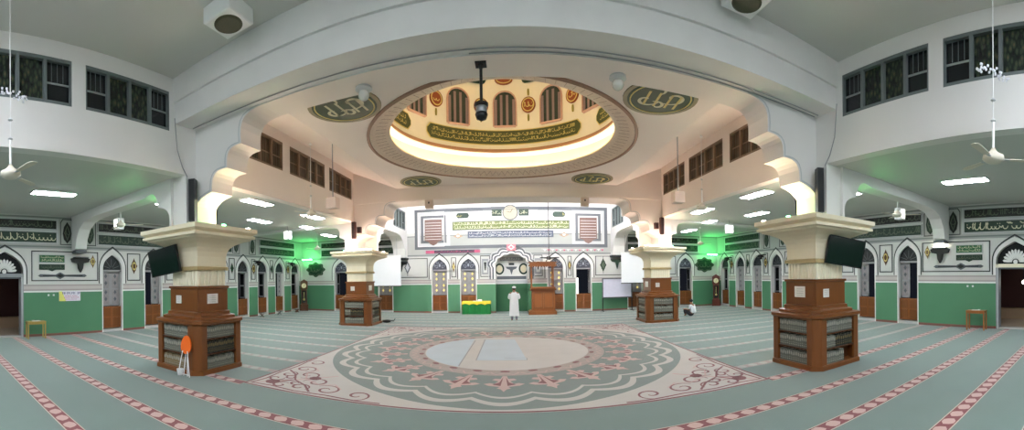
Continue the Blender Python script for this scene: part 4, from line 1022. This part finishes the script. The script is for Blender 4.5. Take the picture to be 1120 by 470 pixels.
for s, sd in ((-1, 'left'), (1, 'right')):
    x = s * 6.75
    mb = MB(); mb.prism([[(x - .42, 3.2), (x - .34, 3.06), (x - .1, 3.0), (x, 2.6), (x + .1, 3.0), (x + .34, 3.06), (x + .42, 3.2)]], 0, .14, blackb if s < 0 else gdark, FB); mb.box((x - .4, 3.2, 0), (x + .4, 3.24, .3), greyd, FB)
    tag(mb.obj('wall_ornament'), 'dark bracket shelf on the far wall at the %s end of the nave wall' % sd, 'ornament')
mb = MB(); mb.box((NC - .28, 3.78, .06), (NC + .28, 4.15, .10), mat('pink_sign', (220, 130, 140), .5), FB); mb.ring(leafshape(NC, 3.98, .2, .16), leafshape(NC, 3.98, .12, .1), .10, .105, white, FB); tag(mb.obj('small_sign'), 'small pink ornate sign on top of the prayer niche arch', 'sign')
# banner over the left doors
t = thing('wall_banner', 'long narrow dark blue and pink banner over the two doors left of the niche', 'banner', (0, 0, 0))
mb = MB(); mb.box((-5.15, 3.68, .0), (-1.75, 3.88, .03), mat('banner_navy', (52, 44, 66), .6), FB); mb.box((-5.15, 3.70, .03), (-4.6, 3.86, .035), mat('banner_pink', (198, 92, 124), .6), FB); mb.box((-2.1, 3.70, .03), (-1.75, 3.86, .035), MATS['banner_pink'], FB); script(mb, FB, -4.9, -2.0, 3.71, 3.85, .04, MATS['banner_pink']); mb.obj('cloth', t)
t = thing('wall_banner', 'thin string of pink and white pennants over the two doors right of the niche', 'banner', (0, 0, 0))
mb = MB(); mb.tube([FB(2.0, 3.86, .06), FB(3.9, 3.82, .06), FB(5.9, 3.86, .06)], .012, white); mb.obj('string', t)
mb = MB()
for i in range(16): mb.prism([[(2.1 + .24 * i, 3.84), (2.3 + .24 * i, 3.84), (2.2 + .24 * i, 3.7)]], .05, .055, MATS['banner_pink'] if i % 2 else white, FB)
tag(mb.obj('pennants', t), kind='stuff')
# black hanging rod right of the niche
mb = MB(); mb.tube([(2.35, 21.9, 7.18), (2.35, 21.9, 3.3)], .022, blackp); mb.lathe([(.03, 0), (.12, -.04), (.14, -.14), (.06, -.2)], (2.35, 21.9, 3.35), blackp)
for k_ in range(3):
    a = 2 * PI * k_ / 3 + .3; mb.tube([(2.35, 21.9, 3.25), (2.35 + .65 * math.cos(a), 21.9 + .65 * math.sin(a), 3.3)], .045, blackp, r2=.03)
tag(mb.obj('hanging_fan'), 'thin black rod with a dark fan hanging above the pulpit', 'ceiling fan')
# banner with writing on the left wall
t = thing('notice_banner', 'white and yellow paper banner with blue and pink lettering on the left wall', 'banner', (0, 0, 0))
mb = MB(); mb.prism([[(5.45, 1.38), (6.4, 1.38), (6.4, 1.78), (5.45, 1.78)]], .0, .02, mat('banner_white', (232, 228, 238), .6), FL); mb.prism([[(5.45, 1.38), (5.75, 1.38), (5.58, 1.78), (5.45, 1.78)]], .02, .022, mat('banner_yellow', (226, 222, 120), .6), FL); mb.obj('sheet', t)
def glyphs(y0, y1, z, h, m, name):
    # letters too blurred to read in the photograph: short upright strokes and bowls, two words
    mb = MB(); y = y0; i = 0
    while y < y1:
        mb.ribbon([(y, z), (y, z + h)], h * .2, .026, m, FL)
        if i % 3 != 2: mb.ribbon([(y, z + h), (y + h * .45, z + h * .9), (y + h * .45, z + h * .5), (y, z + h * .45)], h * .16, .026, m, FL)
        if i % 2: mb.ribbon([(y, z + h * .08), (y + h * .45, z + h * .08)], h * .16, .026, m, FL)
        y += h * (.8 if i != 8 else 1.5); i += 1
    tag(mb.obj(name, t), kind='stuff')
glyphs(5.60, 6.34, 1.66, .085, mat('ink_blue', (60, 60, 130), .6), 'blue_lettering')
glyphs(5.72, 6.24, 1.57, .04, mat('ink_pink', (196, 70, 130), .6), 'pink_lettering')
glyphs(5.66, 6.30, 1.50, .04, mat('ink_pink', (0, 0, 0)), 'pink_lettering')
glyphs(5.72, 6.24, 1.43, .035, mat('ink_pink', (0, 0, 0)), 'pink_lettering')

# ---------------------------------------------------------------- furniture and movable things
def tv(loc, rot, label):
    t = thing('television', label, 'television', loc, rot)
    mb = MB(); mb.box((-.50, -.03, -.34), (.50, .03, .34), blackp); mb.obj('casing', t)
    mb = MB(); mb.box((-.47, -.034, -.31), (.47, -.03, .32), mat('tv_screen', (18, 30, 28), .12, spec=.6)); mb.obj('screen', t)
    mb = MB(); mb.box((-.12, .03, -.1), (.12, .09, .1), blackp); mb.tube([(0, .08, 0), (.0, .45, 0)], .04, blackp); mb.obj('wall_mount', t)
tv((-7.42, 5.72, 2.68), (.10, -.15, .16), 'black flat television hung from the near left column')
tv((7.22, 5.72, 2.70), (.10, .15, -.40), 'black flat television hung from the near right column')
# stools against the walls
for s, sd, cyy, m in ((-1, 'left', 4.32, wood('stool_pale', (176, 150, 84))), (1, 'right', 4.7, wood('stool_brown', (158, 98, 50)))):
    t = thing('wooden_stool', 'small %s wooden table against the %s wall beside the wide entrance' % ('pale' if s < 0 else 'brown', sd), 'table', (s * (W - .45), cyy, 0), 0)
    hx, hy, hz = .17, .37, (.66 if s < 0 else .74)
    mb = MB(); mb.box((-hx, -hy, hz - .04), (hx, hy, hz), m); mb.obj('top', t)
    mb = MB(); mb.box((-hx + .03, -hy + .03, hz - .11), (hx - .03, hy - .03, hz - .04), m); mb.obj('apron', t)
    for a in (-1, 1):
        for b in (-1, 1):
            mb = MB(); mb.box((a * (hx - .03) - .022, b * (hy - .03) - .022, 0), (a * (hx - .03) + .022, b * (hy - .03) + .022, hz - .04), m); mb.obj('leg', t)
    mb = MB(); mb.box((-.08, -.12, 0), (.08, .12, .02), paper); mb.box((-.05, -.2, 0), (.07, -.11, .035), paper)
    tag(mb.obj('paper_stack', loc=(s * (W - .45), cyy + .05, hz)), 'small stack of white papers on the %s wall table' % sd, 'papers')
# folding stool leaning on the near left bookcase
t = thing('folding_stool', 'folded orange topped stool with white legs leaning on the near left bookcase', 'stool', (-6.42, 5.52, 0), (-.10, 0, .12))
mb = MB(); mb.prism([[(.15 * math.cos(a) * (1 - .18 * math.sin(a)), .72 + .21 * math.sin(a)) for a in [2 * PI * i / 20 for i in range(20)]]], -.02, .02, mat('orange_plastic', (236, 108, 36), .35), lambda u, v, w: (u, w, v)); seat_ = mb.obj('seat', t)
mb = MB(); mb.box((-.06, -.024, .70), (.06, -.018, .74), mat('orange_plastic', (0, 0, 0))); mb.obj('handle_slot', seat_)
for x in (-.17, -.05, .07, .19):
    mb = MB(); mb.tube([(x * .4, -.035 if abs(x) > .1 else .03, .58), (x, -.035 if abs(x) > .1 else .03, .012)], .011, wglow); mb.obj('leg', t)
mb = MB(); mb.tube([(-.16, -.035, .06), (.18, -.035, .06)], .009, wglow); mb.obj('stretcher', t)
mb = MB(); mb.tube([(-.05, -.0, .55), (.05, -.0, .55)], .012, wglow); mb.obj('hinge', t)
# small white cup on the bottom shelf
mb = MB(); mb.lathe([(.0, 0), (.06, 0), (.085, .14), (.075, .14), (.055, .02)], (0, 0, 0), wglow, 16)
tag(mb.obj('white_cup', loc=(-6.62, 5.56, 0)), 'white cup on the floor beside the folded orange stool', 'cup')
# grandfather clocks in the far corners
for s, sd, m in ((-1, 'left', brown_d), (1, 'right', wood('clock_mahogany', (92, 38, 24)))):
    t = thing('grandfather_clock', '%s tall case clock standing in the far %s corner' % ('brown' if s < 0 else 'reddish', sd), 'clock', (s * 13.62, 22.3, 0), s * -.5)
    mb = MB(); mb.box((-.27, -.18, 0), (.27, .18, .45), m); mb.box((-.29, -.2, 0), (.29, .2, .08), m); mb.obj('base', t)
    mb = MB(); mb.box((-.2, -.14, .45), (.2, .14, 1.5), m); mb.obj('trunk', t)
    mb = MB(); mb.box((-.14, -.15, .55), (.14, -.14, 1.4), glassd); tdoor = mb.obj('trunk_door', t)
    mb = MB(); mb.tube([(0, -.155, 1.3), (0, -.155, .8)], .01, gold); mb.ball((0, -.16, .78), .07, gold, 10, (1, .3, 1)); mb.obj('pendulum', tdoor)
    mb = MB(); mb.box((-.25, -.17, 1.5), (.25, .17, 1.95), m); mb.prism([[(-.27, 1.95), (.27, 1.95), (.22, 2.05), (.1, 2.12), (0, 2.18), (-.1, 2.12), (-.22, 2.05)]], -.17, .17, m, lambda u, v, w: (u, w, v)); hood = mb.obj('hood', t)
    mb = MB(); mb.prism([ell(0, 1.74, .17, .17, 24)], .17, .185, mat('dial_cream', (226, 214, 170), .4), lambda u, v, w: (u, -w, v)); mb.ribbon([(0, 1.74), (.08, 1.84)], .015, .19, black, lambda u, v, w: (u, -w, v)); mb.ribbon([(0, 1.74), (-.02, 1.6)], .015, .19, black, lambda u, v, w: (u, -w, v)); mb.obj('dial', hood)
# green table with yellow frill
t = thing('cloth_covered_table', 'low table under green cloth with yellow frilled trim before the far wall', 'table', (-1.95, 22.25, 0), 0)
gcl = mat('green_cloth', (18, 110, 50), .8, var=.15); ycl = mat('yellow_cloth', (226, 206, 60), .7)
mb = MB(); n = 60; T_ = []; B_ = []
per = []
for i in range(n):
    q = 4 * i / n; k_ = int(q); f = q - k_
    c = [(-.82, -.3), (.82, -.3), (.82, .3), (-.82, .3)]; a, b = c[k_], c[(k_ + 1) % 4]; per.append((a[0] + (b[0] - a[0]) * f, a[1] + (b[1] - a[1]) * f))
T_ = [(x, y, .74) for x, y in per]; B_ = [(x * (1.02 + .02 * math.sin(i * 2.1)), y * (1.06 + .06 * math.sin(i * 2.1)), .005) for i, (x, y) in enumerate(per)]
mb.mesh(T_ + B_, [(i, (i + 1) % n, n + (i + 1) % n, n + i) for i in range(n)] + [tuple(range(n))], gcl); mb.obj('green_cloth', t)
mb = MB(); A = [(x * 1.02, y * 1.05, .76) for x, y in per]; B = [(x * 1.04, y * 1.12, .56 + .07 * abs(math.sin(i * PI / 4))) for i, (x, y) in enumerate(per)]
mb.mesh(A + B, [(i, (i + 1) % n, n + (i + 1) % n, n + i) for i in range(n)] + [tuple(range(n))], ycl); mb.obj('yellow_frill', t)
t2 = thing('donation_box', 'small white box with papers on the green covered table', 'box', (-1.75, 22.25, .76), 0)
mb = MB(); mb.sqlathe([(.12, 0), (.12, .07), (.10, .1)], (0, 0, 0), wglow); mb.obj('box', t2); mb = MB(); mb.box((-.4, -.1, 0), (.0, .1, .02), paper, lambda u, v, w: (u, v, w)); mb.obj('papers', t2)
# wooden pulpit
t = thing('wooden_pulpit', 'orange brown wooden pulpit with canopy standing right of the prayer niche', 'pulpit', (1.92, 21.75, 0), 0)
mb = MB(); mb.box((-.80, -.45, 0), (.80, .5, .18), orange_w); mb.box((-.72, -.4, .18), (.76, .5, .24), orange_w); mb.obj('base', t)
mb = MB(); mb.box((-.62, -.35, .24), (.70, .45, 1.38), orange_w)
for (a, b) in ((-.54, .0), (.06, .62)): mb.ring(rect(a, b, .34, 1.28), rect(a + .06, b - .06, .42, 1.2), .35, .37, brown, lambda u, v, w: (u, -w, v))
mb.obj('body', t)
mb = MB(); mb.box((-.70, -.42, 1.38), (.78, .5, 1.48), brown); mb.box((-.64, -.5, 1.48), (.72, .1, 1.58), orange_w); mb.obj('desk', t)
for x, y in ((-.62, -.3), (-.62, .38), (.62, .38), (.62, -.3)):
    mb = MB(); mb.lathe([(.05, 1.48), (.05, 1.6), (.03, 1.7), (.042, 2.2), (.03, 2.6), (.05, 2.75), (.05, 2.85)], (x, y, 0), orange_w, 10); mb.obj('post', t)
mb = MB(); mb.box((-.78, -.45, 2.78), (.82, .5, 2.84), orange_w); mb.box((-.72, -.4, 2.84), (.76, .46, 2.96), orange_w); mb.box((-.8, -.48, 2.96), (.84, .52, 3.02), brown)
for i in range(10): mb.prism([[(-.74 + .15 * i, 2.78), (-.66 + .15 * i, 2.70), (-.60 + .15 * i, 2.78)]], .42, .44, orange_w, lambda u, v, w: (u, -w, v))
mb.obj('canopy', t)
# whiteboard
t = thing('whiteboard', 'wide whiteboard in a black frame on legs before the far wall', 'whiteboard', (6.6, 22.35, 0), 0)
mb = MB(); mb.box((-.92, -.01, .84), (.92, .01, 1.98), mat('board_white', (214, 212, 228), .25)); mb.obj('panel', t)
mb = MB(); mb.ring(rect(-.96, .96, .80, 2.02), rect(-.90, .90, .86, 1.96), -.03, .03, greyd, lambda u, v, w: (u, -w, v)); mb.obj('frame', t)
for x in (-.94, .94):
    mb = MB(); mb.box((x - .025, -.02, .03), (x + .025, .02, .84), blackp); mb.box((x - .025, -.28, 0), (x + .025, .28, .04), blackp); mb.obj('leg', t)
# projection screens
for s, sd, xc_ in ((-1, 'left', -7.85), (1, 'right', 8.1)):
    t = thing('projection_screen', 'white hanging projection screen before the far wall, %s side' % sd, 'screen', (xc_, 21.6, 0), 0)
    mb = MB(); mb.box((-1.45, -.006, 1.72), (1.45, .006, 3.48), mat('screen_white', (240, 242, 246), .7, var=.01)); scr = mb.obj('screen', t)
    mb = MB(); mb.box((-1.5, -.05, 3.48), (1.5, .05, 3.58), wglow); mb.tube([(s * 1.2, 0, 3.56), (s * 1.2, 0, ZA)], .01, grey); mb.tube([(-s * 1.2, 0, 3.56), (-s * 1.2, 0, 4.6)], .01, grey); mb.obj('case', t)
    mb = MB(); mb.box((-1.47, -.015, 1.68), (1.47, .015, 1.73), black); mb.obj('bottom_bar', scr)
# dark bag on the carpet
t = thing('dark_bag', 'small dark bag on the carpet right of the far left bookcase', 'bag', (-5.95, 17.6, 0), .3)
mb = MB(); mb.ball((0, 0, .07), .2, blackp, 12, (1.2, .7, .38)); mb.obj('pouch', t); mb = MB(); mb.tube([(.15, 0, .09), (.35, .02, .07), (.42, .02, .2)], .03, blackp, r2=.015); mb.obj('strap', t)
# book rests along the left wall
for i, (x, y) in enumerate(((-13.5, 15.4), (-13.5, 17.4), (-13.55, 19.2), (-13.4, 21.0))):
    mb = MB()
    for a in (-1, 1): mb.prism([[(a * -.12, 0), (a * -.09, 0), (a * .13, .2), (a * .10, .2)]], -.1, .1, brown_d if i % 2 else blackb, lambda u, v, w: (u, w, v))
    tag(mb.obj('book_rest', loc=(x, y, 0), rot=.4 * i), 'small dark book rest by the left wall doors, %s from the near end' % ['first', 'second', 'third', 'fourth'][i], 'book rest')
# cables along the near beam and column
for s in (-1, 1):
    mb = MB(); pts = [(s * 6.93, 5.71, 6.15), (s * 6.9, 5.72, 5.75), (s * 6.95, 5.8, 5.4), (s * 6.94, 5.95, 5.0), (s * 6.93, 6.1, 4.78)]
    mb.tube(pts, .012, grey, 6); tag(mb.obj('cable'), 'thin grey cable running down beside the near %s pier' % ('left' if s < 0 else 'right'), 'cable')
for y, z in ((6.28, 6.03), (6.40, 6.03)):
    mb = MB(); mb.tube([(-6.9 if y < 6.3 else -.5, y, z), (0, y, z), (6.9, y, z)], .011, grey, 6); tag(mb.obj('cable'), 'grey cable along the underside of the near beam, %s of the pair' % ('front' if y < 6.3 else 'rear'), 'cable')

# ---------------------------------------------------------------- people
skin = mat('skin', (150, 104, 78), .55, var=.04); hairm = mat('hair_black', (20, 18, 18), .7); robe = mat('white_robe', (232, 232, 236), .8, var=.03, bump=.1); trous = mat('grey_trousers', (120, 118, 128), .8)
def skinned(name, nodes, edges, m, parent=None, sub=2):
    me = bpy.data.meshes.new(name); me.from_pydata([n_[:3] for n_ in nodes], edges, []); me.materials.append(m)
    o = bpy.data.objects.new(name, me); C.objects.link(o)
    sk = o.modifiers.new('skin', 'SKIN'); sk.use_smooth_shade = True
    for i, n_ in enumerate(nodes):
        r = n_[3]; me.skin_vertices[0].data[i].radius = r if isinstance(r, tuple) else (r, r)
        me.skin_vertices[0].data[i].use_root = i == 0
    sb = o.modifiers.new('sub', 'SUBSURF'); sb.levels = sub; sb.render_levels = sub
    if parent: o.parent = parent
    return o
def ensure_skin(me):
    if not me.skin_vertices:
        bm = __import__('bmesh').new(); bm.from_mesh(me); bm.verts.layers.skin.verify(); bm.to_mesh(me); bm.free()
_sk = skinned
def skinned(name, nodes, edges, m, parent=None, sub=2):
    me = bpy.data.meshes.new(name); me.from_pydata([n_[:3] for n_ in nodes], edges, []); me.materials.append(m); ensure_skin(me)
    o = bpy.data.objects.new(name, me); C.objects.link(o)
    for i, n_ in enumerate(nodes):
        r = n_[3]; d_ = me.skin_vertices[0].data[i]; d_.radius = r if isinstance(r, tuple) else (r, r); d_.use_root = i == 0
    sk = o.modifiers.new('skin', 'SKIN'); sk.use_smooth_shade = True
    sb = o.modifiers.new('sub', 'SUBSURF'); sb.levels = sub; sb.render_levels = sub
    if parent: o.parent = parent
    return o
def hand(parent, c, d, side, m):
    """palm with five fingers; c wrist, d forward direction (unit), side = +1/-1 thumb side vector"""
    d = Vector(d).normalized(); s = Vector(side).normalized(); nrm = d.cross(s)
    c = Vector(c); N = [(*c, .022), (*(c + d * .05), (.026)), (*(c + d * .085), .026)]; E = [(0, 1), (1, 2)]
    for k_, (off, L) in enumerate(((.030, .065), (.010, .075), (-.010, .07), (-.030, .055))):
        b = c + d * .085 + s * off; i0 = len(N); N += [(*b, .010), (*(b + d * L * .5 - nrm * .006), .009), (*(b + d * L * .9 - nrm * .028), .008)]; E += [(2, i0), (i0, i0 + 1), (i0 + 1, i0 + 2)]
    b = c + d * .035 + s * .03; i0 = len(N); N += [(*b, .012), (*(b + s * .022 + d * .03), .010), (*(b + s * .026 + d * .06), .009)]; E += [(1, i0), (i0, i0 + 1), (i0 + 1, i0 + 2)]
    return N, E
def join_nodes(parts):
    N, E = [], []
    for n_, e_ in parts: k_ = len(N); N += n_; E += [(a + k_, b + k_) for a, b in e_]
    return N, E
# standing man in prayer, seen from behind, facing the niche
t = thing('person', 'man in a long white robe and white cap standing in prayer, seen from behind', 'person', (.27, 18.6, 0), 0)
N = [(0, 0, .90, (.15, .11)), (0, .0, 1.10, (.145, .10)), (0, -.01, 1.30, (.17, .11)), (0, 0, 1.42, (.09, .075)), (0, .01, 1.49, (.052, .052)), (0, .02, 1.56, (.072, .085)), (0, .03, 1.63, (.076, .092)),
     (-.10, 0, .84, .10), (-.11, .01, .48, .07), (-.11, -.01, .10, .042), (-.12, .12, .03, .035),
     (.10, 0, .84, .10), (.11, .01, .48, .07), (.11, -.01, .10, .042), (.12, .12, .03, .035),
     (-.19, 0, 1.38, .062), (-.25, .0, 1.12, .048), (-.10, .20, 1.10, .036), (-.02, .22, 1.12, .028),
     (.19, 0, 1.38, .062), (.25, .0, 1.12, .048), (.10, .20, 1.13, .036), (.03, .235, 1.15, .028)]
E_ = [(0, 1), (1, 2), (2, 3), (3, 4), (4, 5), (5, 6), (0, 7), (7, 8), (8, 9), (9, 10), (0, 11), (11, 12), (12, 13), (13, 14), (2, 15), (15, 16), (16, 17), (17, 18), (2, 19), (19, 20), (20, 21), (21, 22)]
k_ = len(N)
for wi, (cc, dd, ss) in ((18, ((-.02, .22, 1.12), (.95, .1, .05), (0, .2, 1))), (22, ((.03, .235, 1.15), (-.95, .1, -.05), (0, .2, 1)))):
    hn, he = hand(t, cc, dd, ss, skin); k0 = len(N); N += hn; E_ += [(a + k0, b + k0) for a, b in he] + [(wi, k0)]
N += [(0, .125, 1.58, .014), (0, .085, 1.60, .02)]; E_ += [(5, len(N) - 1), (len(N) - 1, len(N) - 2)]
for sx in (-1, 1): N += [(sx * .088, .02, 1.585, (.012, .024))]; E_ += [(5, len(N) - 1)]
skinned('body', N, E_, skin, t)
mb = MB(); n = 28
prof = [(.055, .05, 1.47), (.11, .07, 1.43), (.20, .10, 1.39), (.225, .12, 1.30), (.205, .125, 1.1), (.215, .13, .95), (.225, .14, .7), (.235, .15, .45), (.245, .16, .25)]
vs = [(a * math.cos(2 * PI * i / n) * (1 + .03 * math.sin(i * 2.7) * (z < 1)), b * math.sin(2 * PI * i / n) * (1 + .05 * math.sin(i * 2.7) * (z < 1)), z) for a, b, z in prof for i in range(n)]
mb.mesh(vs, [(j * n + i, j * n + (i + 1) % n, (j + 1) * n + (i + 1) % n, (j + 1) * n + i) for j in range(len(prof) - 1) for i in range(n)], robe); mb.obj('robe', t, smooth=True)
for sx in (-1, 1):
    skinned('sleeve', [(sx * .15, 0, 1.37, .115), (sx * .26, 0, 1.12, .08), (sx * .12, .18, 1.12, .062)], [(0, 1), (1, 2)], robe, t)
    mb = MB(); mb.tube([(sx * .11, 0, .42), (sx * .11, -.01, .09)], .075, trous, 12, r2=.055); mb.obj('trouser_leg', t)
mb = MB(); mb.lathe([(.088, 1.60), (.094, 1.64), (.092, 1.69), (.05, 1.715), (0, 1.72)], (0, .028, 0), white, 20); mb.obj('cap', t, smooth=True)
mb = MB(); mb.lathe([(.070, 1.545), (.086, 1.58), (.090, 1.62)], (0, .012, 0), hairm, 20, cap=False); mb.obj('hair', t)
# seated person on the right
t = thing('person', 'person with short dark hair in a white shirt sitting beside the far right bookcase', 'person', (9.35, 17.6, 0), -.9)
N = [(0, 0, .12, (.16, .13)), (.0, 0, .32, (.14, .11)), (-.03, 0, .50, (.17, .12)), (-.05, 0, .60, (.08, .07)), (-.07, 0, .66, (.05, .05)), (-.10, 0, .73, (.08, .075)), (-.11, 0, .80, (.082, .078)),
     (-.10, -.14, .12, .095), (-.40, -.22, .34, .07), (-.34, -.16, .06, .045), (-.44, -.14, .03, .035),
     (-.10, .14, .12, .095), (-.42, .20, .16, .07), (-.22, .05, .07, .045), (-.12, .0, .04, .035),
     (-.04, -.20, .55, .06), (-.10, -.26, .34, .045), (-.32, -.22, .38, .032),
     (-.04, .20, .55, .06), (-.12, .24, .32, .045), (-.32, .18, .24, .032)]
E_ = [(0, 1), (1, 2), (2, 3), (3, 4), (4, 5), (5, 6), (0, 7), (7, 8), (8, 9), (9, 10), (0, 11), (11, 12), (12, 13), (13, 14), (2, 15), (15, 16), (16, 17), (2, 18), (18, 19), (19, 20)]
for wi, cc, dd in ((17, (-.34, -.22, .385), (-1, 0, -.2)), (20, (-.34, .18, .24), (-1, 0, -.1))):
    hn, he = hand(t, cc, dd, (0, 1, 0), skin); k0 = len(N); N += hn; E_ += [(a + k0, b + k0) for a, b in he] + [(wi, k0)]
N += [(-.20, 0, .745, .014), (-.17, 0, .75, .02)]; E_ += [(5, len(N) - 1), (len(N) - 1, len(N) - 2)]
skinned('body', N, E_, skin, t)
skinned('shirt', [(0.02, 0, .13, (.26, .22)), (.01, 0, .32, (.175, .15)), (-.03, 0, .50, (.19, .145)), (-.05, 0, .59, (.10, .09)), (-.04, -.20, .54, .08), (-.10, -.27, .36, .065), (-.04, .20, .54, .08), (-.12, .25, .34, .065)], [(0, 1), (1, 2), (2, 3), (2, 4), (4, 5), (2, 6), (6, 7)], robe, t)
skinned('trousers', [(0, 0, .12, .15), (-.12, -.14, .13, .12), (-.41, -.22, .34, .09), (-.35, -.16, .10, .065), (-.12, .14, .13, .12), (-.43, .20, .16, .09), (-.24, .06, .08, .065)], [(0, 1), (1, 2), (2, 3), (0, 4), (4, 5), (5, 6)], mat('dark_trousers', (48, 46, 50), .8), t)
mb = MB(); mb.ball((-.095, 0, .80), .103, hairm, 14, (1, .95, .82)); mb.obj('hair', t, smooth=True)
